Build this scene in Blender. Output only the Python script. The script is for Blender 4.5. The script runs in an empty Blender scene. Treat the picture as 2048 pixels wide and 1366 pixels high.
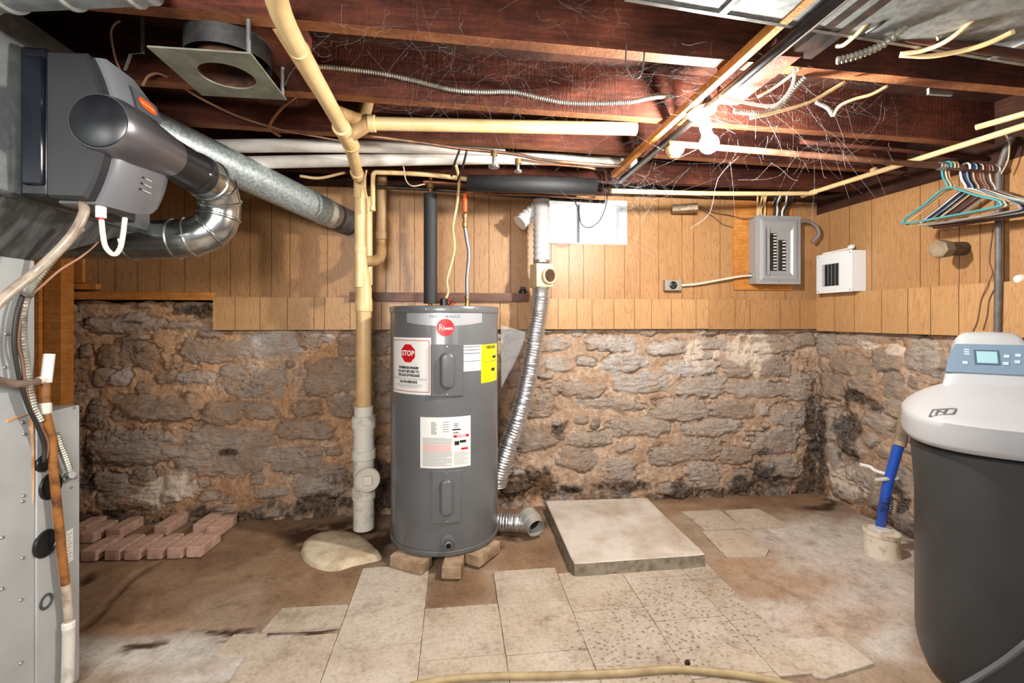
import bpy, math, random
import numpy as np
from mathutils import Vector, Matrix

scene = bpy.context.scene
COL = scene.collection
rnd = random.Random(7)

# ------------------------------------------------------------------ camera, world, lights, exposure
F, HX, HY, CAMZ = 930.0, 1024.0, 638.0, 1.25
YAW = math.radians(6.93)
SN, CS = math.sin(YAW), math.cos(YAW)
cd = bpy.data.cameras.new('camera')
cam = bpy.data.objects.new('camera', cd)
COL.objects.link(cam)
cam.location = (0, 0, CAMZ)
cam.rotation_euler = (math.radians(90), 0, -YAW)
cd.sensor_width = 36
cd.lens = 36 * F / 2048
cd.shift_y = -45 / 2048
cd.clip_start = 0.02
scene.camera = cam

w = bpy.data.worlds.new('world')
scene.world = w
w.use_nodes = True
w.node_tree.nodes['Background'].inputs[0].default_value = (0.86, 0.92, 1.0, 1)
w.node_tree.nodes['Background'].inputs[1].default_value = 0.34

scene.view_settings.view_transform = 'Standard'
scene.view_settings.look = 'None'
scene.view_settings.gamma = 1
scene.view_settings.exposure = 0.25
scene.view_settings.use_curve_mapping = False
BULB_STRENGTH = 1950.0

def area_lamp(name, loc, target, energy, sx, sy, color):
    ld = bpy.data.lights.new(name, 'AREA')
    ld.energy = energy; ld.shape = 'RECTANGLE'; ld.size = sx; ld.size_y = sy; ld.color = color
    o = bpy.data.objects.new(name, ld)
    COL.objects.link(o)
    o.location = loc
    o.rotation_euler = (Vector(target) - Vector(loc)).to_track_quat('-Z', 'Y').to_euler()
    return o
# added fill lamps, unseen behind the camera, standing in for the other basement light
area_lamp('added_fill_lamp', (-0.5, -0.45, 1.7), (-1.2, 3.0, 1.1), 58, 0.9, 0.5, (1.0, 0.95, 0.88))
area_lamp('added_fill_lamp', (1.3, -0.7, 1.9), (0.2, 2.8, 0.9), 9, 0.6, 0.6, (1.0, 0.95, 0.88))

# ------------------------------------------------------------------ pixel -> place helpers (2048 x 1366 frame)
def ray(px, py):
    u = (px - HX) / F
    v = (HY - py) / F
    return Vector((SN + u * CS, CS - u * SN, v))
def C(px, py, d):                       # at depth d along the view axis
    r = ray(px, py); return Vector((r.x * d, r.y * d, CAMZ + r.z * d))
def onY(px, py, Y):
    r = ray(px, py); return C(px, py, Y / r.y)
def onX(px, py, X):
    r = ray(px, py); return C(px, py, X / r.x)
def onZ(px, py, Z):
    r = ray(px, py); return C(px, py, (Z - CAMZ) / r.z)

# ------------------------------------------------------------------ materials
def sr(r, g, b):
    f = lambda c: (c / 255 / 12.92) if c / 255 <= 0.04045 else ((c / 255 + 0.055) / 1.055) ** 2.4
    return (f(r), f(g), f(b), 1)

class NT:
    def __init__(self, name):
        self.m = bpy.data.materials.new(name)
        self.m.use_nodes = True
        self.t = self.m.node_tree
        self.b = self.t.nodes['Principled BSDF']
        self.out = self.t.nodes['Material Output']
    def n(self, typ, **kw):
        nd = self.t.nodes.new(typ)
        for k, v in kw.items(): setattr(nd, k, v)
        return nd
    def l(self, a, b): self.t.links.new(a, b)
    def val(self, node, **kw):
        for k, v in kw.items(): node.inputs[k].default_value = v
    def coords(self, scale=(1, 1, 1), kind='Object'):
        tc = self.n('ShaderNodeTexCoord')
        mp = self.n('ShaderNodeMapping')
        mp.inputs['Scale'].default_value = scale
        self.l(tc.outputs[kind], mp.inputs['Vector'])
        return mp.outputs['Vector']
    def noise(self, vec, scale, detail=5, rough=.6, dist=0):
        nd = self.n('ShaderNodeTexNoise')
        self.val(nd, Scale=scale, Detail=detail, Roughness=rough, Distortion=dist)
        self.l(vec, nd.inputs['Vector'])
        return nd.outputs['Fac']
    def ramp(self, fac, stops):
        nd = self.n('ShaderNodeValToRGB')
        el = nd.color_ramp.elements
        while len(el) < len(stops): el.new(0.5)
        for e, (p, c) in zip(el, stops):
            e.position = p
            e.color = c if len(c) == 4 else (*c, 1)
        self.l(fac, nd.inputs['Fac'])
        return nd.outputs['Color']
    def mix(self, fac, a, b, mode='MIX'):
        nd = self.n('ShaderNodeMix', data_type='RGBA', blend_type=mode)
        for sock, v in ((nd.inputs[0], fac), (nd.inputs[6], a), (nd.inputs[7], b)):
            if isinstance(v, (int, float)): sock.default_value = v
            elif isinstance(v, tuple): sock.default_value = v if len(v) == 4 else (*v, 1)
            else: self.l(v, sock)
        return nd.outputs[2]
    def math(self, op, a, b=0.0, clamp=False):
        nd = self.n('ShaderNodeMath', operation=op)
        nd.use_clamp = clamp
        for s, v in ((nd.inputs[0], a), (nd.inputs[1], b)):
            if isinstance(v, (int, float)): s.default_value = v
            else: self.l(v, s)
        return nd.outputs[0]
    def attr(self, name):
        nd = self.n('ShaderNodeAttribute', attribute_name=name)
        return nd
    def bump(self, h, strength, dist=.005):
        nd = self.n('ShaderNodeBump')
        self.val(nd, Strength=strength, Distance=dist)
        self.l(h, nd.inputs['Height'])
        self.l(nd.outputs['Normal'], self.b.inputs['Normal'])

_mats = {}
def mat(name, col, rough=.5, metal=0.0, col2=None, ns=8.0, stretch=(1, 1, 1), lo=.4, hi=.65, bump=0.0, bs=60.0, spec=.5, emit=None, es=0.0, alpha=1.0, trans=0.0, coat=0.0, rough2=None):
    if name in _mats: return _mats[name]
    q = NT(name)
    b = q.b
    b.inputs['Base Color'].default_value = col
    b.inputs['Roughness'].default_value = rough
    b.inputs['Metallic'].default_value = metal
    b.inputs['Specular IOR Level'].default_value = spec
    b.inputs['Coat Weight'].default_value = coat
    if alpha < 1: b.inputs['Alpha'].default_value = alpha
    if trans: b.inputs['Transmission Weight'].default_value = trans
    if emit:
        b.inputs['Emission Color'].default_value = emit
        b.inputs['Emission Strength'].default_value = es
    vec = q.coords(stretch)
    if col2:
        f = q.noise(vec, ns, 6, .62)
        q.l(q.ramp(f, [(lo, col), (hi, col2)]), b.inputs['Base Color'])
        if rough2 is not None:
            rr = q.ramp(f, [(lo, (rough,) * 3), (hi, (rough2,) * 3)])
            q.l(rr, b.inputs['Roughness'])
    if bump:
        q.bump(q.noise(vec, bs, 4, .6), bump, .002)
    _mats[name] = q.m
    return q.m

# ------------------------------------------------------------------ mesh builder
def spline(pts, n=8):
    P = [Vector(p) for p in pts]
    if len(P) < 3: return P
    P = [P[0] * 2 - P[1]] + P + [P[-1] * 2 - P[-2]]
    out = []
    for i in range(1, len(P) - 2):
        a, b, c, d = P[i - 1], P[i], P[i + 1], P[i + 2]
        for k in range(n):
            t = k / n
            out.append(.5 * ((2 * b) + (c - a) * t + (2 * a - 5 * b + 4 * c - d) * t * t + (3 * b - a - 3 * c + d) * t ** 3))
    out.append(P[-2])
    return out

def resample(pts, step):
    P = [Vector(p) for p in pts]
    out = [P[0].copy()]
    acc = 0.0
    for a, b in zip(P, P[1:]):
        L = (b - a).length
        if L < 1e-9: continue
        t = step - acc
        while t <= L:
            out.append(a.lerp(b, t / L)); t += step
        acc = L - (t - step)
    if (out[-1] - P[-1]).length > step * .3: out.append(P[-1].copy())
    return out

class MB:
    def __init__(self):
        self.v = []; self.f = []; self.mi = []
        self.cur = 0
    def add(self, verts, faces):
        o = len(self.v)
        self.v += [tuple(v) for v in verts]
        self.f += [tuple(i + o for i in f) for f in faces]
        self.mi += [self.cur] * len(faces)
        return self
    def box(self, lo, hi, M=None):
        x0, y0, z0 = lo; x1, y1, z1 = hi
        vs = [Vector(p) for p in ((x0, y0, z0), (x1, y0, z0), (x1, y1, z0), (x0, y1, z0), (x0, y0, z1), (x1, y0, z1), (x1, y1, z1), (x0, y1, z1))]
        if M is not None: vs = [M @ v for v in vs]
        return self.add(vs, [(0, 3, 2, 1), (4, 5, 6, 7), (0, 1, 5, 4), (1, 2, 6, 5), (2, 3, 7, 6), (3, 0, 4, 7)])
    def bar(self, a, b, w, h, up=(0, 0, 1)):         # rectangular bar from a to b
        a, b = Vector(a), Vector(b)
        d = (b - a).normalized()
        s = d.cross(Vector(up)).normalized()
        u = s.cross(d).normalized()
        vs = []
        for p in (a, b):
            for i, j in ((-1, -1), (1, -1), (1, 1), (-1, 1)):
                vs.append(p + s * (i * w / 2) + u * (j * h / 2))
        return self.add(vs, [(0, 1, 2, 3), (7, 6, 5, 4), (0, 4, 5, 1), (1, 5, 6, 2), (2, 6, 7, 3), (3, 7, 4, 0)])
    def tube(self, pts, r, n=12, caps=True):
        P = [Vector(p) for p in pts]
        m = len(P)
        R = r if isinstance(r, (list, tuple)) else [r] * m
        T = []
        for i in range(m):
            t = P[min(i + 1, m - 1)] - P[max(i - 1, 0)]
            T.append(t.normalized() if t.length > 1e-12 else Vector((0, 0, 1)))
        ref = Vector((0, 0, 1)) if abs(T[0].z) < .9 else Vector((1, 0, 0))
        N = (ref - T[0] * ref.dot(T[0])).normalized()
        vs = []
        for i in range(m):
            if i:
                q = T[i - 1].rotation_difference(T[i])
                N = q @ N
                N = (N - T[i] * N.dot(T[i])).normalized()
            B = T[i].cross(N)
            for k in range(n):
                a = 2 * math.pi * k / n
                vs.append(P[i] + (N * math.cos(a) + B * math.sin(a)) * R[i])
        fs = []
        for i in range(m - 1):
            for k in range(n):
                k2 = (k + 1) % n
                fs.append((i * n + k, i * n + k2, (i + 1) * n + k2, (i + 1) * n + k))
        if caps:
            fs.append(tuple(range(n - 1, -1, -1)))
            fs.append(tuple((m - 1) * n + k for k in range(n)))
        return self.add(vs, fs)
    def lathe(self, prof, base, axis=(0, 0, 1), n=32, caps=True):   # prof [(radius, height along the axis)]
        ax = Vector(axis).normalized()
        pts = [Vector(base) + ax * h for r, h in prof]
        ref = Vector((0, 0, 1)) if abs(ax.z) < .9 else Vector((1, 0, 0))
        N = (ref - ax * ref.dot(ax)).normalized()
        B = ax.cross(N)
        vs = []
        for (r, h), p in zip(prof, pts):
            for k in range(n):
                a = 2 * math.pi * k / n
                vs.append(p + (N * math.cos(a) + B * math.sin(a)) * r)
        fs = []
        for i in range(len(prof) - 1):
            for k in range(n):
                k2 = (k + 1) % n
                fs.append((i * n + k, i * n + k2, (i + 1) * n + k2, (i + 1) * n + k))
        if caps:
            if prof[0][0] > 1e-6: fs.append(tuple(range(n - 1, -1, -1)))
            if prof[-1][0] > 1e-6: fs.append(tuple((len(prof) - 1) * n + k for k in range(n)))
        return self.add(vs, fs)
    def prism(self, poly, fn, d0, d1):               # poly [(a, b)], fn(a, b, d) -> point
        n = len(poly)
        vs = [fn(a, b, d0) for a, b in poly] + [fn(a, b, d1) for a, b in poly]
        fs = [tuple(range(n - 1, -1, -1)), tuple(range(n, 2 * n))]
        fs += [(i, (i + 1) % n, n + (i + 1) % n, n + i) for i in range(n)]
        return self.add(vs, fs)
    def loft(self, rings, caps=True):
        n = len(rings[0]); vs = [p for r in rings for p in r]; fs = []
        for i in range(len(rings) - 1):
            for k in range(n):
                k2 = (k + 1) % n
                fs.append((i * n + k, i * n + k2, (i + 1) * n + k2, (i + 1) * n + k))
        if caps:
            fs.append(tuple(range(n - 1, -1, -1)))
            fs.append(tuple((len(rings) - 1) * n + k for k in range(n)))
        return self.add(vs, fs)
    def grid(self, fn, nu, nv):
        vs = [fn(i / nu, j / nv) for j in range(nv + 1) for i in range(nu + 1)]
        fs = [(j * (nu + 1) + i, j * (nu + 1) + i + 1, (j + 1) * (nu + 1) + i + 1, (j + 1) * (nu + 1) + i) for j in range(nv) for i in range(nu)]
        return self.add(vs, fs)
    def build(self, name, material, parent=None, smooth=35, bevel=0, fix=True, origin=None):
        import bmesh
        V = [Vector(v) for v in self.v]
        if parent is not None: off = Vector(parent['_org'])
        elif origin is not None: off = Vector(origin)
        else:
            xs = [v.x for v in V]; ys = [v.y for v in V]; zs = [v.z for v in V]
            off = Vector(((min(xs) + max(xs)) / 2, (min(ys) + max(ys)) / 2, min(zs)))
        me = bpy.data.meshes.new(name)
        me.from_pydata([v - off for v in V], [], self.f)
        mats = material if isinstance(material, (list, tuple)) else [material]
        for m in mats: me.materials.append(m)
        if len(mats) > 1: me.polygons.foreach_set('material_index', self.mi)
        if fix:
            bm = bmesh.new(); bm.from_mesh(me)
            bmesh.ops.recalc_face_normals(bm, faces=bm.faces)
            bm.to_mesh(me); bm.free()
        if smooth:
            me.polygons.foreach_set('use_smooth', [True] * len(me.polygons))
            me.set_sharp_from_angle(angle=math.radians(smooth))
        me.update()
        o = bpy.data.objects.new(name, me)
        COL.objects.link(o)
        if parent is not None:
            o.parent = parent
            o.location = (0, 0, 0) if parent.type == 'EMPTY' or True else off
        else:
            o.location = off
        o['_org'] = tuple(off)
        if bevel:
            bv = o.modifiers.new('edge', 'BEVEL')
            bv.width = bevel; bv.segments = 2; bv.limit_method = 'ANGLE'; bv.angle_limit = math.radians(40)
        return o

def tag(o, label, cat, group=None):
    o['label'] = label; o['category'] = cat
    if group: o['group'] = group
    return o
def thing(name, loc, label, cat, group=None):
    o = bpy.data.objects.new(name, None)
    o.empty_display_size = .05
    COL.objects.link(o)
    o.location = loc
    o['_org'] = tuple(loc)
    return tag(o, label, cat, group)
def structure(o):
    o['kind'] = 'structure'; return o

# ------------------------------------------------------------------ numpy noise
_rt = np.random.RandomState(11).rand(256, 256)
def vnoise(x, y, seed=0):
    x = x + seed * 17.31; y = y + seed * 9.17
    xi = np.floor(x).astype(int); yi = np.floor(y).astype(int)
    fx = x - xi; fy = y - yi
    fx = fx * fx * (3 - 2 * fx); fy = fy * fy * (3 - 2 * fy)
    g = lambda a, b: _rt[a & 255, b & 255]
    return (g(xi, yi) * (1 - fx) + g(xi + 1, yi) * fx) * (1 - fy) + (g(xi, yi + 1) * (1 - fx) + g(xi + 1, yi + 1) * fx) * fy
def fbm(x, y, o=4, seed=0, gain=.5):
    s = 0; a = 1; t = 0
    for i in range(o):
        s = s + a * vnoise(x * 2 ** i, y * 2 ** i, seed + i * 3); t += a; a *= gain
    return s / t
def sstep(a, b, x):
    t = np.clip((x - a) / (b - a), 0, 1); return t * t * (3 - 2 * t)

def np_mesh(name, verts, faces, material, attrs, smooth=True):
    me = bpy.data.meshes.new(name)
    nv, nf = len(verts), len(faces)
    me.vertices.add(nv); me.vertices.foreach_set('co', verts.astype(np.float32).ravel())
    me.loops.add(nf * 4); me.loops.foreach_set('vertex_index', faces.astype(np.int32).ravel())
    me.polygons.add(nf)
    me.polygons.foreach_set('loop_start', np.arange(0, nf * 4, 4, dtype=np.int32))
    me.polygons.foreach_set('use_smooth', np.full(nf, smooth))
    me.update(calc_edges=True)
    for k, a in attrs.items():
        at = me.attributes.new(k, 'FLOAT', 'POINT')
        at.data.foreach_set('value', a.astype(np.float32).ravel())
    me.materials.append(material)
    me.validate()
    o = bpy.data.objects.new(name, me)
    COL.objects.link(o)
    return o
def grid_faces(nx, ny, flip=False):
    i, j = np.meshgrid(np.arange(nx - 1), np.arange(ny - 1))
    a = (j * nx + i).ravel()
    f = np.stack([a, a + 1, a + nx + 1, a + nx], 1)
    return f[:, ::-1] if flip else f
# ================================================================== the setting
YB, XR, XL = 3.08, 2.60, -2.44          # back wall, right wall, left wall
ZJ, ZC = 2.10, 2.30                     # underside of the joists, underside of the boards above
LEDGE, STRIP = 1.385, 1.182

# --- rubble stone material: mortar and stones told apart by the mesh's own attributes
def stone_material():
    q = NT('rubble_stone')
    P = q.coords()
    st = q.attr('stone').outputs['Fac']; tint = q.attr('tint').outputs['Fac']
    ru = q.attr('rust').outputs['Fac']; bl = q.attr('grime').outputs['Fac']; wh = q.attr('lime').outputs['Fac']
    n1 = q.noise(P, 9, 8, .68); n2 = q.noise(P, 38, 8, .72); n3 = q.noise(P, 120, 5, .7)
    lay = q.noise(q.coords((7, 7, 34)), 3.2, 7, .7, .6)
    mort = q.ramp(n2, [(.28, sr(150, 122, 104)), (.45, sr(186, 160, 138)), (.6, sr(208, 184, 160)), (.78, sr(230, 210, 190))])
    mort = q.mix(q.ramp(n1, [(.42, (0, 0, 0)), (.62, (1, 1, 1))]), mort, sr(170, 140, 116))
    rst = q.ramp(n2, [(.3, sr(140, 90, 52)), (.55, sr(200, 146, 92)), (.75, sr(226, 180, 130))])
    mort = q.mix(q.math('MULTIPLY', ru, .5), mort, rst)
    k = q.math('ADD', q.math('MULTIPLY', tint, .75), q.math('MULTIPLY', q.math('SUBTRACT', lay, .5), .9))
    stn = q.ramp(k, [(.02, sr(122, 108, 98)), (.22, sr(150, 137, 126)), (.4, sr(172, 160, 150)), (.58, sr(186, 181, 177)), (.8, sr(214, 214, 216))])
    stn = q.mix(q.ramp(n1, [(.45, (0, 0, 0)), (.7, (.75, .75, .75))]), stn, sr(174, 146, 120))
    stn = q.mix(q.math('MULTIPLY', ru, .35), stn, sr(150, 110, 70))
    st2 = q.math('MULTIPLY', st, q.ramp(q.noise(P, 15, 7, .72), [(.36, (.25, .25, .25)), (.52, (1, 1, 1))]))
    base = q.mix(st2, mort, stn)
    sp = q.ramp(n3, [(.32, (.68, .67, .66)), (.5, (1, 1, 1)), (.72, (1.2, 1.2, 1.2))])
    base = q.mix(.8, base, sp, 'MULTIPLY')
    n4 = q.noise(P, 22, 9, .78)
    base = q.mix(.8, base, q.ramp(n4, [(.34, (.58, .55, .53)), (.47, (.98, .97, .96)), (.6, (1.08, 1.08, 1.08)), (.72, (1.3, 1.29, 1.28))]), 'MULTIPLY')
    base = q.mix(q.math('MULTIPLY', wh, q.ramp(n2, [(.3, (.4, .4, .4)), (.6, (1, 1, 1))])), base, sr(224, 208, 192))
    gr = q.math('MULTIPLY', bl, q.ramp(n2, [(.35, (1, 1, 1)), (.75, (.35, .35, .35))]))
    base = q.mix(gr, base, sr(34, 23, 16))
    q.l(base, q.b.inputs['Base Color'])
    q.b.inputs['Roughness'].default_value = .88
    q.b.inputs['Specular IOR Level'].default_value = .3
    h = q.math('ADD', q.math('MULTIPLY', lay, q.math('MULTIPLY', st, 1.2)), q.math('ADD', n2, q.math('MULTIPLY', n3, .5)))
    q.bump(h, .7, .012)
    return q.m
STONE_MAT = stone_material()

BACK_STONES = [(249,648,128,30,.7),(368,649,88,14,.7),(384,613,60,28,.2),(269,712,80,50,.3),(209,710,38,42,.2),(428,701,115,48,.55),
 (238,757,36,33,.9),(200,757,38,34,.45),(326,756,37,20,.4),(386,757,64,24,.85),(500,762,110,60,.7),(308,818,145,48,.42),(190,831,38,55,.2),
 (440,826,72,46,.45),(258,895,155,62,.5),(423,902,125,85,.6),(258,1001,95,45,.45),(215,965,70,40,.4),(544,688,105,50,.8),(622,679,50,36,.45),
 (657,672,18,16,.95),(695,690,40,45,.4),(664,754,100,64,.35),(612,820,52,30,.4),(680,814,48,40,.35),(610,862,96,40,.5),(520,820,60,34,.55),
 (598,910,82,27,.55),(545,912,48,27,.7),(505,880,75,35,.55),(497,920,45,45,.5),(622,940,120,30,.4),(640,976,90,36,.55),(535,1022,42,30,.5),
 (760,688,30,40,.4),(763,760,36,50,.4),(765,808,36,34,.35),(820,720,60,50,.4),(900,740,80,50,.5),(960,820,60,40,.4),(860,860,90,40,.4),(930,930,90,50,.4),
 (1225,688,92,28,.75),(1110,688,56,24,.6),(1118,729,46,28,.75),(1179,724,38,20,.65),(1251,728,76,40,.85),(1284,768,97,36,.75),(1150,780,110,26,.45),
 (1225,809,128,22,.6),(1282,855,108,34,.55),(1330,830,60,20,.5),(1180,878,80,28,.45),(1243,940,56,44,.5),(1330,919,60,25,.45),(1070,815,80,40,.35),
 (1070,880,80,40,.35),(1158,919,70,42,.4),(1338,695,80,26,.85),(1386,737,98,28,.9),(1433,687,68,24,.7),(1407,774,84,38,.65),(1367,819,100,40,.6),
 (1478,734,68,38,.5),(1552,690,88,38,.55),(1552,732,66,40,.45),(1515,779,125,28,.55),(1607,771,44,54,.5),(1468,821,80,34,.45),(1581,834,70,38,.6),
 (1431,856,112,28,.65),(1383,903,126,44,.5),(1552,885,96,46,.62),(1563,937,80,40,.62),(1410,948,66,48,.6),(1478,914,60,30,.4),(1352,980,66,26,.45),
 (1489,961,56,36,.4),(1552,985,40,18,.7),(1610,680,40,30,.35),(1040,700,50,30,.5),(1040,760,40,30,.45)]
RIGHT_STONES = [(1650,690,40,50,.45),(1690,680,44,22,.5),(1735,675,70,22,.6),(1800,670,70,26,.55),(1770,715,50,46,.35),(1690,730,70,40,.3),(1840,715,70,60,.6),
 (1655,770,44,50,.3),(1720,770,50,36,.4),(1780,770,40,50,.35),(1660,850,50,70,.6),(1660,920,50,60,.7),(1700,890,50,40,.6),(1750,840,60,50,.55),
 (1790,820,50,36,.5),(1720,950,60,40,.65),(1690,985,60,34,.6),(1750,1000,60,40,.6),(1800,960,40,60,.55),(1800,1040,40,50,.6)]
GRIME = [(1370,992,52,24),(1520,962,22,46),(1560,968,36,14),(1630,905,17,120),(1112,862,22,18),(1072,958,26,20),(1100,985,60,14),(168,960,12,60),(200,1040,70,18),
 (330,1048,120,12),(480,1040,60,16),(640,1010,90,24),(760,980,60,50),(1450,985,120,10),(1240,975,60,10),(1040,980,60,24),(1480,976,30,20),(455,905,20,8),(410,1030,40,14),
 (390,620,34,14),(270,645,20,4),(1615,990,30,30)]
LIME = [(1386,706,26,24),(1496,704,44,22),(1512,735,13,20),(1500,669,34,7),(1430,712,16,12),(1398,664,14,6),(335,978,48,26),(1480,690,12,20)]
RUST = [(300,740,190,130),(460,790,90,90),(190,700,60,90),(480,980,70,60),(660,700,80,50),(420,650,40,40),(290,1010,120,30),(700,860,80,80),(1060,980,60,26),(620,830,100,60)]

def rubble(name, s0, s1, z0, z1, step, stones, patches, place, seed, extra, top_fn=None):
    nx = int((s1 - s0) / step) + 1; nz = int((z1 - z0) / step) + 1
    s, z = np.meshgrid(np.linspace(s0, s1, nx), np.linspace(z0, z1, nz))
    ws = s + (fbm(s * 9, z * 9, 4, seed) - .5) * .055 + (fbm(s * 45, z * 45, 2, seed + 5) - .5) * .014
    wz = z + (fbm(s * 8, z * 8, 4, seed + 2) - .5) * .045 + (fbm(s * 45, z * 45, 2, seed + 7) - .5) * .012
    best = np.full(s.shape, 9.0); tint = np.full(s.shape, .4); bulge = np.zeros(s.shape)
    lst = [(a, b, c * 1.1, d * 1.14, e) for a, b, c, d, e in stones]
    NZ = (fbm(s * 20, z * 26, 4, seed + 77, .6) - .5) * .62
    R = random.Random(seed)
    occ = [(a, b, c, d) for a, b, c, d, e in lst]
    for _ in range(extra):
        a = R.uniform(s0, s1); b = R.uniform(z0, z1); ww = R.choice((.06, .08, .1, .14, .2)) * R.uniform(.8, 1.2); hh = R.uniform(.04, .09)
        if all(abs(a - c) > (ww + e) * .5 * .97 or abs(b - d) > (hh + g) * .5 * .97 for c, d, e, g in occ):
            lst.append((a, b, ww, hh, R.uniform(.15, .75))); occ.append((a, b, ww, hh))
    for a, b, ww, hh, t in lst:
        t = t + R.uniform(-.06, .06)
        rot = R.uniform(-.12, .12); p = R.uniform(2.2, 4.2)
        i0 = max(0, int((a - ww - s0) / step)); i1 = min(nx, int((a + ww - s0) / step) + 2)
        j0 = max(0, int((b - hh * 1.5 - z0) / step)); j1 = min(nz, int((b + hh * 1.5 - z0) / step) + 2)
        if i1 <= i0 or j1 <= j0: continue
        S = ws[j0:j1, i0:i1] - a; Z = wz[j0:j1, i0:i1] - b
        u = (S * math.cos(rot) + Z * math.sin(rot)) / (ww / 2); v = (-S * math.sin(rot) + Z * math.cos(rot)) / (hh / 2)
        d = (np.abs(u) ** p + np.abs(v) ** p) ** (1 / p)
        d = d + NZ[j0:j1, i0:i1]
        sub = best[j0:j1, i0:i1]; m = d < sub
        sub[m] = d[m]; tint[j0:j1, i0:i1][m] = t
        bg = R.uniform(.012, .03); tu, tv = R.uniform(-.008, .008), R.uniform(-.01, .01)
        hgt = bg * (1 - np.clip(d, 0, 1) ** 4) + tu * u + tv * v
        bulge[j0:j1, i0:i1][m] = hgt[m]
    stone = sstep(1.06, .93, best)
    h = stone * bulge
    h += (1 - stone) * (fbm(s * 14, z * 14, 4, seed + 20) - .5) * .03
    h += (fbm(s * 5, z * 5, 3, seed + 30) - .5) * .03
    h += stone * (fbm(s * 16, z * 60, 4, seed + 40, .6) - .5) * .022
    h += (fbm(s * 70, z * 70, 3, seed + 50, .6) - .5) * .008
    cr = np.exp(-((best - 1.03) / .06) ** 2) * sstep(.44, .6, fbm(s * 7, z * 7, 3, seed + 60))
    h -= cr * .02
    rg = fbm(s * 9 + 3, z * 20, 5, seed + 66, .55) - .5
    cr2 = np.exp(-(rg / .010) ** 2) * sstep(.46, .6, fbm(s * 4, z * 4, 3, seed + 67))
    h -= cr2 * .012
    def mask(pl, soft, sd):
        m = np.zeros(s.shape)
        nz_ = fbm(s * 12, z * 12, 5, sd, .65)
        for a, b, ww, hh in pl:
            d = np.sqrt(((s - a) / ww) ** 2 + ((z - b) / hh) ** 2)
            m = np.maximum(m, sstep(1 + soft, 1 - soft, d + (nz_ - .5) * 2.2))
        return m
    gm = mask(patches[0], .35, seed + 70); lm = mask(patches[1], .12, seed + 80); rm = mask(patches[2], .6, seed + 90)
    base_dirt = sstep(.16, .0, z) * sstep(.42, .62, fbm(s * 6, z * 6, 4, seed + 99))
    gm = np.maximum(gm, base_dirt * .8)
    gm = np.maximum(gm, cr * .35); gm = np.maximum(gm, cr2 * .6)
    h -= gm * .008
    h += np.exp(-z / .09) * .02
    if top_fn is not None:
        tz = top_fn(s)
        z = np.minimum(z, tz)
    X, Y, Z = place(s, z, h)
    verts = np.stack([X, Y, Z], -1).reshape(-1, 3)
    o = np_mesh(name, verts, grid_faces(nx, nz), STONE_MAT, {'stone': stone, 'tint': np.clip(tint, 0, 1), 'rust': rm, 'grime': gm, 'lime': lm})
    return structure(o)

def back_sz(px, py, pw, ph, *r):
    c = onY(px, py, YB); d = c.y * CS + c.x * SN
    return (c.x, c.z, pw * d / F * 1.06, ph * d / F, *r)
def right_sz(px, py, pw, ph, *r):
    c = onX(px, py, XR); a = onX(px - pw / 2, py, XR); b = onX(px + pw / 2, py, XR)
    d = c.y * CS + c.x * SN
    return (c.y, c.z, abs(a.y - b.y), ph * d / F, *r)
pb = [[back_sz(*g) for g in L] for L in (GRIME, LIME, RUST)]
rubble('wall_back', XL - .05, XR + .06, -.03, 1.40, .0062, [back_sz(*s) for s in BACK_STONES], pb,
       lambda s, z, h: (s, YB + .015 - h, z), 3, 900, lambda s: 1.352 + (fbm(s * 9, s * 0 + 1.5, 3, 5) - .5) * .05)
pr = [[right_sz(*g) for g in L] for L in ([(1640, 900, 14, 120), (1690, 860, 22, 60), (1720, 800, 40, 16), (1760, 1045, 40, 20), (1800, 1000, 12, 50)], [(1735, 690, 20, 8), (1790, 700, 14, 10), (1690, 960, 40, 30)], [(1790, 690, 40, 20), (1740, 1040, 60, 30), (1650, 940, 12, 60)])]
rubble('wall_right', -1.2, YB + .06, -.03, 1.24, .0075, [right_sz(*s) for s in RIGHT_STONES], pr,
       lambda s, z, h: (XR + .015 - h, s, z), 23, 900)
MB().box((XL - .12, -1.2, -.05), (XL, YB + .1, ZC)).build('wall_left', mat('rough_plaster', sr(150, 132, 112), .9, col2=sr(112, 96, 82), ns=6, bump=.6, bs=40))['kind'] = 'structure'

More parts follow.
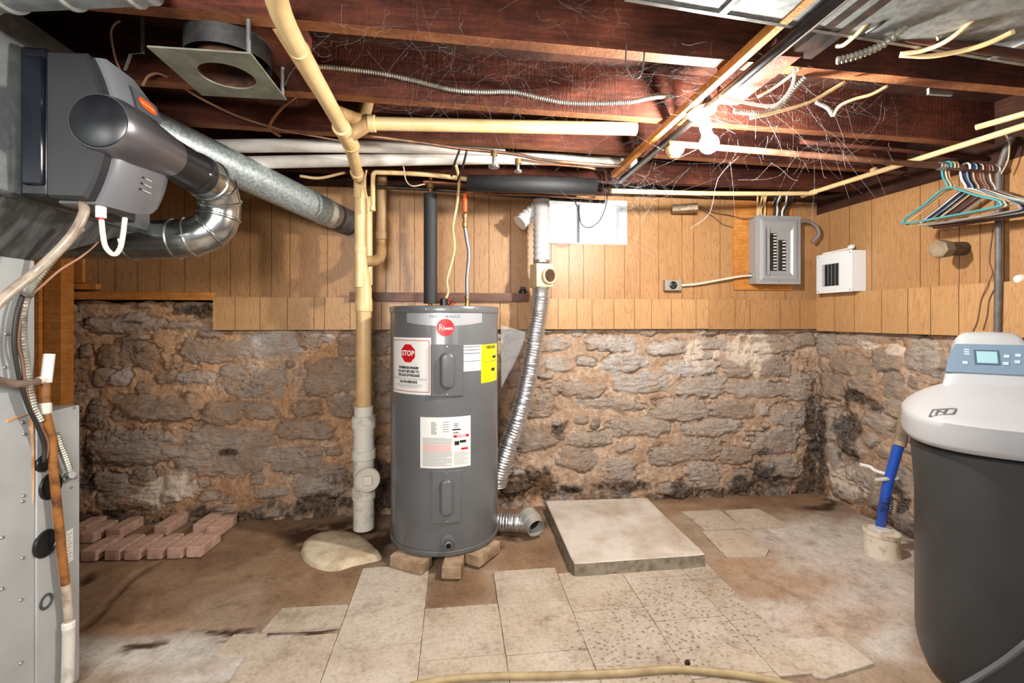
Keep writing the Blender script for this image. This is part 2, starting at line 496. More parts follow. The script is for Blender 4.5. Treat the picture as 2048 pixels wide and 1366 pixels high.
# --- floor: concrete slab with dirt, old adhesive and pale worn areas; all of it in the slab's own attributes
def floor_material(tile):
    q = NT('vinyl_floor_tile' if tile else 'stained_concrete')
    P = q.coords((1, 1, 1))
    n1 = q.noise(P, 2.6, 8, .66, .4); n2 = q.noise(P, 14, 8, .7); n3 = q.noise(P, 70, 5, .7)
    if tile:
        tn = q.attr('tint').outputs['Fac']; ms = q.attr('mastic').outputs['Fac']
        c = q.ramp(n1, [(.3, sr(156, 139, 122)), (.45, sr(184, 170, 153)), (.62, sr(200, 190, 176)), (.75, sr(170, 155, 139))])
        c = q.mix(.35, c, q.ramp(tn, [(0, sr(176, 159, 140)), (1, sr(200, 190, 177))]))
        c = q.mix(q.ramp(n2, [(.54, (0, 0, 0)), (.72, (.75, .75, .75))]), c, sr(150, 124, 100))
        # trowel dabs of black glue left where the wear layer has gone
        vr = q.n('ShaderNodeTexVoronoi', feature='F1'); vr.inputs['Scale'].default_value = 42
        q.l(q.coords((1.0, 1.3, 1)), vr.inputs['Vector'])
        dab = q.ramp(vr.outputs['Distance'], [(.22, (1, 1, 1)), (.34, (0, 0, 0))])
        c = q.mix(q.math('MULTIPLY', dab, q.math('MULTIPLY', ms, .75)), c, sr(104, 86, 72))
        c = q.mix(q.math('MULTIPLY', ms, .28), c, sr(138, 122, 108))
    else:
        br = q.attr('brown').outputs['Fac']; pa = q.attr('pale').outputs['Fac']; og = q.attr('orange').outputs['Fac']; dk = q.attr('dark').outputs['Fac']
        c = q.ramp(n1, [(.3, sr(136, 114, 96)), (.5, sr(158, 137, 117)), (.7, sr(176, 158, 140))])
        c = q.mix(br, c, q.ramp(n1, [(.3, sr(108, 82, 60)), (.5, sr(140, 111, 86)), (.7, sr(164, 136, 108))]))
        c = q.mix(pa, c, q.ramp(n2, [(.3, sr(180, 171, 164)), (.55, sr(200, 193, 186)), (.75, sr(216, 211, 206))]))
        c = q.mix(og, c, q.ramp(n2, [(.3, sr(150, 114, 86)), (.6, sr(176, 144, 115)), (.75, sr(186, 160, 132))]))
        c = q.mix(dk, c, sr(70, 48, 32))
        c = q.mix(q.ramp(n2, [(.58, (0, 0, 0)), (.74, (.6, .6, .6))]), c, sr(126, 100, 80))
    c = q.mix(.75, c, q.ramp(n3, [(.3, (.66, .64, .62)), (.5, (1, 1, 1)), (.75, (1.2, 1.2, 1.2))]), 'MULTIPLY')
    n4 = q.noise(P, 7, 9, .78, .3)
    c = q.mix(.75, c, q.ramp(n4, [(.34, (.6, .56, .52)), (.48, (1, .99, .97)), (.6, (1.05, 1.05, 1.05)), (.72, (1.25, 1.25, 1.26))]), 'MULTIPLY')
    q.l(c, q.b.inputs['Base Color'])
    q.b.inputs['Roughness'].default_value = .72 if tile else .85
    q.b.inputs['Specular IOR Level'].default_value = .35
    q.bump(q.math('ADD', n2, q.math('MULTIPLY', n3, .6)), .35 if tile else .6, .006)
    return q.m
FLOOR_MAT, TILE_MAT = floor_material(False), floor_material(True)

def floor_sheet():
    step = .016
    x = np.arange(XL - .05, XR + .1, step); y = np.arange(-1.2, YB + .12, step)
    X, Y = np.meshgrid(x, y)
    wx = X + (fbm(X * 4, Y * 4, 4, 61) - .5) * .22; wy = Y + (fbm(X * 4, Y * 4, 4, 63) - .5) * .22
    def mk(L, soft):
        m = np.zeros(X.shape)
        for px, py, pw, ph in L:
            c = onZ(px, py, 0); a = onZ(px - pw, py, 0); b = onZ(px + pw, py, 0); t = onZ(px, py - ph, 0); u = onZ(px, py + ph, 0)
            rx = abs(b.x - a.x) / 2; ry = abs(t.y - u.y) / 2
            # keep the patch aligned with the line of sight it was read along
            dx, dy = wx - c.x, wy - c.y
            sh = (t.x - u.x) / (t.y - u.y + 1e-6)
            d = np.sqrt(((dx - sh * dy) / rx) ** 2 + (dy / ry) ** 2)
            m = np.maximum(m, sstep(1 + soft, 1 - soft, d))
        return m
    brown = mk([(300, 1130, 330, 66), (520, 1070, 240, 34), (950, 1075, 150, 50), (920, 1175, 75, 45), (640, 1150, 120, 60), (230, 1210, 160, 60), (1350, 1020, 70, 16), (1560, 1003, 170, 12), (1700, 1035, 90, 14), (560, 1115, 60, 40), (1060, 1120, 60, 60)], .5)
    brown = np.maximum(brown, sstep(.22, .05, YB - Y + (fbm(X * 5, Y * 5, 4, 71) - .5) * .2))
    pale = mk([(1720, 1090, 170, 60), (1750, 1180, 150, 70), (1640, 1230, 120, 50), (1600, 1060, 90, 30), (330, 1300, 260, 34), (1790, 1260, 60, 50), (480, 1340, 200, 20)], .6)
    orange = mk([(1600, 1160, 110, 34), (1690, 1230, 120, 40), (1500, 1130, 60, 30), (280, 1255, 120, 12)], .6)
    dark = mk([(1018, 1083, 24, 14), (1060, 1048, 30, 14), (170, 1165, 24, 10), (640, 1065, 90, 26), (740, 1085, 60, 40), (410, 1050, 30, 8), (300, 1283, 60, 7), (230, 1300, 30, 6), (450, 1250, 70, 3.2), (1660, 1010, 60, 8), (590, 1265, 130, 9), (480, 1256, 50, 4)], .35) * sstep(.3, .55, fbm(X * 14, Y * 14, 4, 77))
    Z = (fbm(X * 2, Y * 2, 3, 81) - .5) * .010 + (fbm(X * 12, Y * 12, 3, 83) - .5) * .006 - .006
    # the crack that wanders away from the loose bricks
    ck = [onZ(*p, 0) for p in ((318, 1122), (290, 1135), (262, 1155), (238, 1180), (222, 1198), (205, 1215), (190, 1232), (160, 1255), (120, 1275))]
    dmin = np.full(X.shape, 9.0)
    for a, b in zip(ck, ck[1:]):
        ex, ey = b.x - a.x, b.y - a.y
        t = np.clip(((X - a.x) * ex + (Y - a.y) * ey) / (ex * ex + ey * ey), 0, 1)
        dmin = np.minimum(dmin, np.hypot(X - a.x - t * ex, Y - a.y - t * ey))
    c = sstep(.016, .004, dmin + (fbm(X * 30, Y * 30, 2, 85) - .5) * .012)
    Z -= c * .02; dark = np.maximum(dark, c * .75)
    o = np_mesh('floor', np.stack([X, Y, Z], -1).reshape(-1, 3), grid_faces(len(x), len(y)), FLOOR_MAT, {'brown': brown, 'pale': pale, 'orange': orange * .55, 'dark': dark})
    return structure(o)
floor_sheet()

def lay_tiles():
    polys = []
    cols = [(-.77, -.46, [1.915, 1.61], 2.1), (-.46, -.13, [2.40, 2.13, 1.82], 0), (-.13, .185, [2.03, 1.72], 0), (.185, .495, [2.29, 2.015, 1.71], 0),
            (.495, .81, [2.235, 1.93, 1.62], 0), (.81, 1.12, [2.235, 2.14, 1.83, 1.52], 0), (1.12, 1.27, [2.40, 2.10, 1.80], 0)]
    for x0, x1, ys, _ in cols:
        ys = list(ys)
        while ys[-1] > .3: ys.append(ys[-1] - .305)
        for a, b in zip(ys, ys[1:]):
            if x0 > 1.1 and b < 1.45: continue
            if x0 < -1.0 and b < .6: continue
            polys.append([(x0, b), (x1, b), (x1, a), (x0, a)])
    polys.append([(-.77, 1.962), (-.60, 1.95), (-.46, 1.958), (-.46, 2.10), (-.74, 2.11)])
    for L in ([(468, 1270), (535, 1268), (497, 1307), (425, 1312)], [(1362, 1024), (1438, 1021), (1489, 1058), (1410, 1062)], [(1448, 1022), (1516, 1018), (1579, 1053), (1487, 1059)], [(1403, 1064), (1490, 1060), (1540, 1098), (1531, 1115), (1454, 1117)],
              [(1560, 1281), (1677, 1274), (1750, 1329), (1650, 1360), (1630, 1358)]):
        polys.append([tuple(onZ(*p, 0).xy) for p in L][::-1])
    V, Fc, T, MS = [], [], [], []
    R = random.Random(3)
    masts = [(onZ(*p, 0), r) for p, r in (((1360, 1200), .26), ((1310, 1240), .30), ((1430, 1180), .26), ((1330, 1310), .3), ((1480, 1250), .22), ((1180, 1290), .16))]
    for pl in polys:
        if sum((pl[i][0] * pl[(i + 1) % len(pl)][1] - pl[(i + 1) % len(pl)][0] * pl[i][1]) for i in range(len(pl))) < 0: pl = pl[::-1]
        t = R.random(); jz = R.uniform(0, .0012)
        cx = sum(p[0] for p in pl) / len(pl); cy = sum(p[1] for p in pl) / len(pl)
        # edges nibbled a little, corners shrunk for the joint
        out = []
        for i, p in enumerate(pl):
            q = pl[(i + 1) % len(pl)]
            for k in range(6):
                f = k / 6
                x = p[0] + (q[0] - p[0]) * f; y = p[1] + (q[1] - p[1]) * f
                L = math.hypot(cx - x, cy - y)
                sft = .0007 + (R.uniform(0, .0012) if k else R.uniform(0, .004))
                out.append((x + (cx - x) / L * sft, y + (cy - y) / L * sft))
        n = len(out); o = len(V); k = 8
        # subdivide towards the centre so the glue attribute has somewhere to live
        rings = [1.0, .66, .33]
        for rg in rings:
            for x, y in out: V.append((cx + (x - cx) * rg, cy + (y - cy) * rg, .0036 + jz))
        V.append((cx, cy, .0036 + jz))
        for x, y in out: V.append((x, y, -.012))
        for r_ in range(2):
            for i in range(n):
                j = (i + 1) % n
                Fc.append((o + r_ * n + i, o + r_ * n + j, o + (r_ + 1) * n + j, o + (r_ + 1) * n + i))
        for i in range(n): Fc.append((o + 2 * n + i, o + 2 * n + (i + 1) % n, o + 3 * n))
        for i in range(n): Fc.append((o + 3 * n + 1 + i, o + 3 * n + 1 + (i + 1) % n, o + (i + 1) % n, o + i))
        T += [t] * (len(V) - o)
    for x, y, z in V:
        m = 0
        for c, r in masts: m = max(m, 1 - math.hypot(x - c.x, y - c.y) / r)
        MS.append(max(0, min(1, m * 2)))
    me = bpy.data.meshes.new('floor_tiles'); me.from_pydata(V, [], Fc); me.materials.append(TILE_MAT)
    for k, a in (('tint', T), ('mastic', MS)):
        at = me.attributes.new(k, 'FLOAT', 'POINT'); at.data.foreach_set('value', a)
    o = bpy.data.objects.new('floor_tiles', me); COL.objects.link(o)
    return structure(o)
lay_tiles()

# --- wood-grain wall paneling
def panel_material(name, ca, cb, cc):
    q = NT(name)
    pk = q.attr('plank').outputs['Fac']
    tc = q.n('ShaderNodeTexCoord')
    cm = q.n('ShaderNodeCombineXYZ')
    q.l(q.math('MULTIPLY', pk, 3.7), cm.inputs[0]); q.l(q.math('MULTIPLY', pk, 1.3), cm.inputs[1]); q.l(q.math('MULTIPLY', pk, 9.1), cm.inputs[2])
    ad = q.n('ShaderNodeVectorMath', operation='ADD')
    q.l(tc.outputs['Object'], ad.inputs[0]); q.l(cm.outputs[0], ad.inputs[1])
    mp = q.n('ShaderNodeMapping'); mp.inputs['Scale'].default_value = (1, 1, .16)
    q.l(ad.outputs[0], mp.inputs['Vector'])
    big = q.noise(mp.outputs['Vector'], 7, 3, .5)
    ws = q.math('MULTIPLY', big, 26.0)
    fr = q.math('FRACT', ws)
    line = q.ramp(fr, [(.0, (1, 1, 1)), (.12, (.1, .1, .1)), (.5, (0, 0, 0)), (.9, (.25, .25, .25)), (1.0, (1, 1, 1))])
    mp2 = q.n('ShaderNodeMapping'); mp2.inputs['Scale'].default_value = (1, 1, .03); q.l(ad.outputs[0], mp2.inputs['Vector'])
    fine = q.noise(mp2.outputs['Vector'], 260, 3, .6)
    c = q.mix(q.ramp(fine, [(.35, (0, 0, 0)), (.65, (1, 1, 1))]), ca, cb)
    c = q.mix(q.math('MULTIPLY', line, .55), c, cc)
    c = q.mix(.35, c, q.ramp(pk, [(0, (.93, .92, .9)), (1, (1.08, 1.08, 1.1))]), 'MULTIPLY')
    lg = q.noise(q.coords(), 2.2, 5, .6)
    c = q.mix(.5, c, q.ramp(lg, [(.35, (.84, .81, .78)), (.65, (1.1, 1.1, 1.1))]), 'MULTIPLY')
    q.l(c, q.b.inputs['Base Color'])
    q.b.inputs['Roughness'].default_value = .42
    q.bump(fine, .12, .002)
    return q.m
PANEL = panel_material('woodgrain_paneling', sr(180, 138, 94), sr(164, 121, 79), sr(124, 84, 48))
PANEL_LIGHT = panel_material('pale_woodgrain_paneling', sr(190, 150, 104), sr(176, 134, 90), sr(142, 100, 62))
GROOVE = mat('paneling_groove', sr(84, 54, 32), .8)

def paneling(name, rects, grooves, fn, thick, material, seed):
    """rects [(s0, s1, t0, t1)], fn(s, t, d) -> point with d the depth towards the wall."""
    R = random.Random(seed)
    mb = MB(); pk = []
    vals = {}
    for s0, s1, t0, t1 in rects:
        g = [x for x in sorted(grooves) if s0 + .006 < x < s1 - .006]
        ed = [s0] + g + [s1]
        gw, gd = .0016, .003
        for a, b in zip(ed, ed[1:]):
            a2 = a + (gw if a != s0 else 0); b2 = b - (gw if b != s1 else 0)
            v = vals.setdefault(round(a, 3), R.random())
            mb.cur = 0
            mb.add([fn(a2, t0, 0), fn(b2, t0, 0), fn(b2, t1, 0), fn(a2, t1, 0)], [(0, 1, 2, 3)]); pk.append(v)
            if b != s1:
                mb.cur = 1
                for p, q_, d0, d1 in ((b2, b2, 0, gd), (b2, b2 + 2 * gw, gd, gd), (b2 + 2 * gw, b2 + 2 * gw, gd, 0)):
                    mb.add([fn(p, t0, d0), fn(q_, t0, d1), fn(q_, t1, d1), fn(p, t1, d0)], [(0, 1, 2, 3)]); pk.append(0)
        mb.cur = 0
        for A, B in (((s0, t0), (s1, t0)), ((s1, t0), (s1, t1)), ((s1, t1), (s0, t1)), ((s0, t1), (s0, t0))):
            mb.add([fn(*A, 0), fn(*A, thick), fn(*B, thick), fn(*B, 0)], [(0, 1, 2, 3)]); pk.append(.4)
        mb.add([fn(s0, t0, thick), fn(s0, t1, thick), fn(s1, t1, thick), fn(s1, t0, thick)], [(0, 1, 2, 3)]); pk.append(.4)
    o = mb.build(name, [material, GROOVE], smooth=0, fix=False, origin=(0, 0, 0))
    at = o.data.attributes.new('plank', 'FLOAT', 'FACE'); at.data.foreach_set('value', pk)
    return structure(o)

YU, YS = YB - .005, YB - .045                 # face of the upper paneling, face of the lower strip
gx = lambda L, Y: [onY(p, 550, Y).x for p in L]
WX0, WX1 = onY(1076, 450, YB).x, onY(1252, 450, YB).x
WZ0, WZ1 = 1.762, 2.06
paneling('trim_1', [(XL, WX0, 1.375, ZC), (WX1, XR, 1.375, ZC), (WX0, WX1, 1.375, WZ0), (WX0, WX1, WZ1, ZC)],
         gx([163, 196, 230, 275, 320, 369, 420, 461, 500, 543, 580, 655, 772, 800, 829, 860, 909, 948, 978, 1021, 1102, 1138, 1167, 1209, 1249, 1280, 1317, 1364, 1387, 1440, 1491, 1530, 1570], YU),
         lambda s, t, d: (s, YU + d, t), .11, PANEL, 5)
paneling('trim_2', [(onY(426, 620, YS).x, onY(1417, 620, YS).x, STRIP, LEDGE)],
         gx([470, 520, 575, 628, 649, 700, 763, 830, 880, 1000, 1035, 1070, 1116, 1154, 1184, 1228, 1269, 1303, 1343, 1392], YS),
         lambda s, t, d: (s, YS + d, t), .02, PANEL_LIGHT, 9)
paneling('trim_3', [(onY(1417.6, 620, YS).x, XR - .02, STRIP - .003, LEDGE + .002)], gx([1470, 1500, 1560, 1600], YS), lambda s, t, d: (s, YS + d, t), .02, PANEL, 19)
gy = lambda L, X: [onX(p, 550, X).y for p in L]
paneling('trim_4', [(-1.2, YU, 1.42, 2.0)], gy([1660, 1700, 1745, 1842, 1880, 1920, 1962, 2010], XR) + [1.6, 1.4, 1.25, 1.0], lambda s, t, d: (XR - .005 + d, s, t), .09, PANEL, 31)
paneling('trim_5', [(-1.2, YS, 1.165, 1.425)], gy([1680, 1720, 1775, 1828, 1874, 1931, 2003], XR) + [1.7, 1.5, 1.3], lambda s, t, d: (XR - .04 + d, s, t), .02, PANEL_LIGHT, 37)
DARKWOOD = None
def joist_material(name, stops, saw=1.0):
    q = NT(name)
    a = q.coords((1.2, 1.2, 14)); b = q.coords((150, 150, 5)); P = q.coords()
    g = q.noise(a, 5, 6, .65, .5); s = q.noise(b, 1, 3, .6); m = q.noise(P, 4, 5, .6); d = q.noise(P, 55, 5, .7)
    c = q.ramp(q.math('ADD', q.math('MULTIPLY', g, .5), q.math('MULTIPLY', m, .5)), stops)
    c = q.mix(.5, c, q.ramp(d, [(.3, (.55, .5, .48)), (.55, (1, 1, 1)), (.75, (1.35, 1.3, 1.25))]), 'MULTIPLY')
    q.l(c, q.b.inputs['Base Color'])
    q.b.inputs['Roughness'].default_value = .75
    q.b.inputs['Specular IOR Level'].default_value = .25
    q.bump(q.math('ADD', q.math('MULTIPLY', s, saw), d), .5, .006)
    return q.m
JOIST = joist_material('rough_sawn_joist', [(.32, sr(38, 19, 14)), (.46, sr(68, 33, 23)), (.58, sr(96, 49, 34)), (.7, sr(126, 71, 50))])
JOIST_LIT_UNDERSIDE = joist_material('joist_underside_bounce_light', [(.32, sr(88, 50, 32)), (.46, sr(126, 78, 50)), (.58, sr(150, 98, 64)), (.7, sr(172, 120, 82))], .3)  # joist wood made paler: light bounced onto the undersides, put into the colour
OLDBOARD = joist_material('dark_subfloor_board', [(.35, sr(38, 22, 16)), (.5, sr(58, 34, 26)), (.65, sr(84, 52, 38))], .4)
LUMBER = joist_material('honey_pine_lumber', [(.3, sr(146, 86, 34)), (.5, sr(188, 122, 56)), (.7, sr(214, 152, 84))], .2)
PALEWOOD = joist_material('fresh_pale_lumber', [(.3, sr(190, 140, 90)), (.5, sr(216, 170, 118)), (.7, sr(232, 194, 146))], .2)

MB().box((XR - .004, -1.2, 2.0), (XR + .09, YB + .1, ZC)).build('wall_right_upper', OLDBOARD)['kind'] = 'structure'
mb = MB()
yy = -1.2
while yy < YB + .1:                          # boards of the floor above
    mb.box((XL - .1, yy, ZC), (XR + .1, yy + .133, ZC + .02)); yy += .136
mb.box((XL - .1, -1.2, ZC + .019), (XR + .1, YB + .12, ZC + .03))
mb.build('ceiling', OLDBOARD, smooth=0)['kind'] = 'structure'
def joist(p0, p1, x0, x1, w_=.05, z=ZJ, m=JOIST, name='ceiling_beam'):
    a, b = onZ(*p0, z), onZ(*p1, z)
    k = (b.y - a.y) / (b.x - a.x)
    ya, yb = a.y + k * (x0 - a.x), a.y + k * (x1 - a.x)
    mb = MB()
    N = 24
    R = random.Random(int(p0[0]))
    rings = []
    for i in range(N + 1):
        x = x0 + (x1 - x0) * i / N; y = ya + (yb - ya) * i / N
        j = R.uniform(-.0015, .0015)
        rings.append([Vector((x, y + j, z + j)), Vector((x, y + w_ + j, z + j)), Vector((x, y + w_, ZC + .001)), Vector((x, y, ZC + .001))])
    mb.loft(rings)
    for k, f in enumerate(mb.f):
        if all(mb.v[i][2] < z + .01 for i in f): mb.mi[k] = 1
    o = mb.build(name, [m, JOIST_LIT_UNDERSIDE], smooth=0)
    return structure(o)
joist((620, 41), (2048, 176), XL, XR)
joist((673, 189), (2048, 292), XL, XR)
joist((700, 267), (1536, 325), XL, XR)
mbj = MB().box((XL, 2.74, ZJ - .01), (XR, 2.79, ZC + .001)); structure(mbj.build('ceiling_beam', JOIST, smooth=0))
mbj = MB().box((XL, .88, ZJ), (XR, .93, ZC + .001)); structure(mbj.build('ceiling_beam', JOIST, smooth=0))
mbj = MB().box((XL, .44, ZJ), (XR, .49, ZC + .001)); structure(mbj.build('ceiling_beam', JOIST, smooth=0))
mbj = MB().box((XL, 2.985, 2.09), (XR, 3.07, ZC + .001)); structure(mbj.build('ceiling_beam', OLDBOARD, smooth=0))   # sill over the back wall
structure(MB().box((-.62, 1.43, ZJ + .003), (-.535, 1.86, ZC)).build('ceiling_beam', JOIST, smooth=0))         # trimmer between two joists
structure(MB().box((-.533, 1.44, ZJ + .0), (-.505, 1.85, ZJ + .09)).build('trim_6', PALEWOOD, smooth=0))

# framing at the left end of the back wall
structure(MB().box((-2.40, 2.90, 0), (-2.31, 3.00, ZC)).build('trim_7', LUMBER, bevel=.003))
structure(MB().box((-2.306, 2.92, 0), (-2.215, 3.01, ZC)).build('trim_8', LUMBER, bevel=.003))
a, b = onY(135, 590, YB - .06), onY(424, 590, YB - .06)
structure(MB().box((a.x, YB - .05, 1.365), (b.x, YB - .006, 1.412)).build('trim_9', LUMBER, bevel=.002))
a, b = onY(130, 575, YB - .05), onY(192, 575, YB - .05)
structure(MB().box((a.x, YB - .05, 1.425), (b.x, YB - .007, 1.46)).build('trim_10', LUMBER, bevel=.002))
structure(MB().box((a.x, YB - .03, 1.465), (onY(160, 500, YB - .05).x, YB - .007, 2.05)).build('trim_11', LUMBER, bevel=.002))

structure(MB().box((XL - .05, YB + .11, -.05), (XR + .1, YB + .16, WZ0 - .02)).build('wall_back_core', OLDBOARD, smooth=0))
# window in the back wall: frosted pane in a painted frame
mb = MB()
WHITE = mat('chalky_white_paint', sr(226, 230, 232), .6, col2=sr(196, 202, 206), ns=14)
for lo, hi in (((WX0, YB - .01, WZ0 - .004), (WX1, YB + .09, WZ0 + .006)), ((WX1 - .05, YB - .012, WZ0), (WX1 + .004, YB + .09, WZ1)), ((WX0, YB - .01, WZ0), (WX0 + .02, YB + .09, WZ1)), ((WX0, YB - .01, WZ1 - .03), (WX1, YB + .09, WZ1))):
    mb.box(lo, hi)
win = mb.build('window_1', WHITE, bevel=.002, origin=(0, 0, 0)); structure(win)
xm = onY(1157, 450, YB + .03).x
MB().box((xm - .006, YB + .02, WZ0), (xm + .006, YB + .06, WZ1)).build('window_bar', mat('dark_sash_paint', sr(70, 80, 88), .5), win)
def glow_glass():
    q = NT('daylit_frosted_glass')
    v = q.coords((55, 1, 12)); n = q.noise(v, 2.2, 3, .6)
    q.b.inputs['Base Color'].default_value = sr(225, 232, 236)
    q.b.inputs['Roughness'].default_value = .25
    q.l(q.ramp(n, [(.3, (.62, .72, .8)), (.5, (.95, .98, 1)), (.7, (1, 1, 1))]), q.b.inputs['Emission Color'])
    q.b.inputs['Emission Strength'].default_value = 1.35
    return q.m
MB().box((WX0 + .01, YB + .055, WZ0 + .004), (WX1 - .04, YB + .062, WZ1 - .02)).build('window_pane', glow_glass(), win)
mb = MB()
for i in range(4):
    x = onY(1222 + i * 4.5, 450, YB + .05).x
    mb.box((x - .0022, YB + .045, WZ0 + .006), (x + .0022, YB + .056, WZ1 - .03))
mb.build('window_slat', WHITE, win)
# ================================================================== materials for the things
GALV = mat('galvanized_steel', sr(150, 158, 160), .38, .75, col2=sr(186, 194, 196), ns=26, lo=.35, hi=.7, rough2=.3, bump=.05, bs=90)
GALV_DULL = mat('weathered_galvanized_steel', sr(118, 124, 126), .5, .6, col2=sr(158, 164, 164), ns=40, lo=.35, hi=.68)
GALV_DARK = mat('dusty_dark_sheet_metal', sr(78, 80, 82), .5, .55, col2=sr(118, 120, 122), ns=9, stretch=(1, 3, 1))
SHINY = mat('bright_galvanized_steel', sr(190, 194, 194), .18, .95, col2=sr(150, 156, 156), ns=16, rough2=.3)
FOIL = mat('crinkled_foil', sr(220, 222, 226), .22, .95, bump=.9, bs=120)
YPVC = mat('yellowed_pvc', sr(222, 196, 146), .38, col2=sr(206, 174, 118), ns=7, lo=.42, hi=.72)
YPVC_DARK = mat('dust_browned_pvc', sr(176, 146, 104), .5, col2=sr(140, 106, 66), ns=9)
WPVC = mat('white_pvc', sr(224, 220, 214), .4, col2=sr(206, 200, 192), ns=9)
WPVC_DIRTY = mat('dirty_white_pvc', sr(206, 202, 194), .5, col2=sr(150, 142, 132), ns=18, lo=.5, hi=.72)
CPVC = mat('cream_cpvc', sr(226, 200, 150), .42, col2=sr(210, 178, 124), ns=10)
BLACKFOAM = mat('black_pipe_foam', sr(30, 32, 36), .6, bump=.8, bs=260, spec=.6)
BLACK = mat('black_plastic', sr(26, 27, 30), .35)
DKIRON = mat('dark_iron_pipe', sr(44, 40, 40), .45, .4, col2=sr(84, 62, 50), ns=14, lo=.45, hi=.7)
RUSTPIPE = mat('red_brown_rusty_pipe', sr(92, 48, 34), .6, .2, col2=sr(60, 34, 28), ns=12)
COPPER = mat('aged_copper', sr(168, 112, 76), .4, .6, col2=sr(120, 84, 62), ns=14)
BRASS = mat('tarnished_brass', sr(178, 142, 86), .35, .8, col2=sr(120, 110, 84), ns=20)
STEEL = mat('plain_steel', sr(176, 178, 180), .3, .9)
SCREW = mat('screw_steel', sr(200, 200, 198), .3, .9)
ROMEX = mat('cream_cable_sheath', sr(222, 190, 140), .5, col2=sr(200, 166, 116), ns=12)
WHITECABLE = mat('white_cable_sheath', sr(226, 222, 214), .45)
ARMOR = mat('armored_cable_steel', sr(176, 176, 166), .4, .6, col2=sr(140, 138, 128), ns=30)
BLACKCABLE = mat('black_cable_sheath', sr(36, 34, 34), .5)
BROWNWIRE = mat('brown_thin_wire', sr(120, 88, 72), .5)
TANK = mat('gray_tank_enamel', sr(98, 100, 103), .3, .0, col2=sr(92, 94, 97), ns=4, coat=.15)
LABELW = mat('white_label', sr(226, 226, 224), .45)
RED = mat('sign_red', sr(196, 20, 30), .4)
YEL = mat('label_yellow', sr(250, 222, 20), .45)
INK = mat('black_ink', sr(28, 28, 30), .5)
GRAYINK = mat('gray_ink', sr(150, 150, 150), .5)
REDINK = mat('pale_red_ink', sr(206, 120, 112), .5)
BRICK = mat('dusty_red_brick', sr(204, 168, 150), .85, col2=sr(176, 136, 118), ns=22, bump=.6, bs=90)
BRICK_TOP = mat('tan_paver_brick', sr(176, 152, 126), .85, col2=sr(140, 110, 80), ns=16, bump=.6, bs=90)
CONCRETE = mat('rough_concrete', sr(208, 200, 190), .85, col2=sr(172, 154, 136), ns=5, lo=.42, hi=.7, bump=.6, bs=70)
WHITEPLASTIC = mat('white_plastic', sr(228, 228, 226), .4)

# ------------------------------------------------------------------ text as mesh
def text_tris(s, size, bold=0.0, space=1.0):
    cu = bpy.data.curves.new('lettering', 'FONT')
    cu.body = s; cu.size = size; cu.align_x = 'CENTER'; cu.align_y = 'CENTER'; cu.offset = bold; cu.space_character = space
    cu.resolution_u = 3; cu.fill_mode = 'FRONT'
    o = bpy.data.objects.new('lettering', cu); COL.objects.link(o)
    dg = bpy.context.evaluated_depsgraph_get(); dg.update()
    me = bpy.data.meshes.new_from_object(o.evaluated_get(dg))
    vs = [(v.co.x, v.co.y) for v in me.vertices]; fs = [tuple(p.vertices) for p in me.polygons]
    bpy.data.objects.remove(o); bpy.data.curves.remove(cu); bpy.data.meshes.remove(me)
    return vs, fs
def put_text(mb, s, size, fn, bold=0.0, at=(0, 0), sx=1.0, space=1.0):
    vs, fs = text_tris(s, size, bold, space)
    mb.add([fn(at[0] + x * sx, at[1] + y) for x, y in vs], fs)
def put_rect(mb, x0, y0, x1, y1, fn, n=1):
    mb.grid(lambda u, v: fn(x0 + (x1 - x0) * u, y0 + (y1 - y0) * v), n, 1)

# ------------------------------------------------------------------ the water heater
HR, HZ0, HZ1 = .295, .066, 1.318
hc = C(890, 638, 2.60); HXc, HYc = hc.x, hc.y
wh = thing('water_heater', (HXc, HYc, HZ0), 'tall gray electric tank water heater with stop sign label, standing on bricks', 'water heater')
MB().lathe([(HR - .012, .0), (HR - .006, .004), (HR - .002, .03), (HR - .001, .034), (HR, .04), (HR, 1.215), (HR - .002, 1.222)], (HXc, HYc, HZ0), n=96).build('tank', TANK, wh)
MB().lathe([(HR + .004, 1.216), (HR + .005, 1.222), (HR + .005, 1.243), (HR + .002, 1.249), (HR - .01, 1.252), (.02, 1.256), (0, 1.256)], (HXc, HYc, HZ0), n=96).build('lid', TANK, wh)
MB().lathe([(HR + .003, .006), (HR + .004, .008), (HR + .004, .026), (HR + .001, .03)], (HXc, HYc, HZ0), n=96).build('base_ring', TANK, wh)
PH0 = -math.pi / 2
def cyl(phi0, z0, off):                 # flat (u right, v up) wrapped on the tank, phi measured from straight at the camera
    def fn(x, y, d=0):
        a = PH0 + phi0 + x / HR
        r = HR + off + d
        return Vector((HXc + r * math.cos(a), HYc + r * math.sin(a), z0 + y))
    return fn
def hphi(px, cx=893):                   # angle round the tank that shows at this pixel column
    s = max(-.99, min(.99, (px - cx) / 106.5))
    return math.asin(s) - math.atan2(-HXc, HYc) * 0 + math.radians(-1.3)
def hz(py, phi):
    X = HXc + HR * math.sin(phi); Y = HYc - HR * math.cos(phi)
    return CAMZ + (638 - py) / F * (Y * CS + X * SN)
def hpatch(px0, py0, px1, py1, cx):     # label by its pixel box: centre angle, centre height, width, height
    a, b = hphi(px0, cx), hphi(px1, cx); p = (a + b) / 2
    t, u = hz(py0, p), hz(py1, p)
    return p, (t + u) / 2, (b - a) * HR, t - u
def label(name, p, zc, w_, h_, m, off=.0006, parent=wh, lab=None):
    f = cyl(p, zc, off)
    mb = MB(); mb.grid(lambda u, v: f((u - .5) * w_, (v - .5) * h_), 18, 1)
    o = mb.build(name, m, parent, smooth=180)
    if lab: o['label'] = lab
    return o
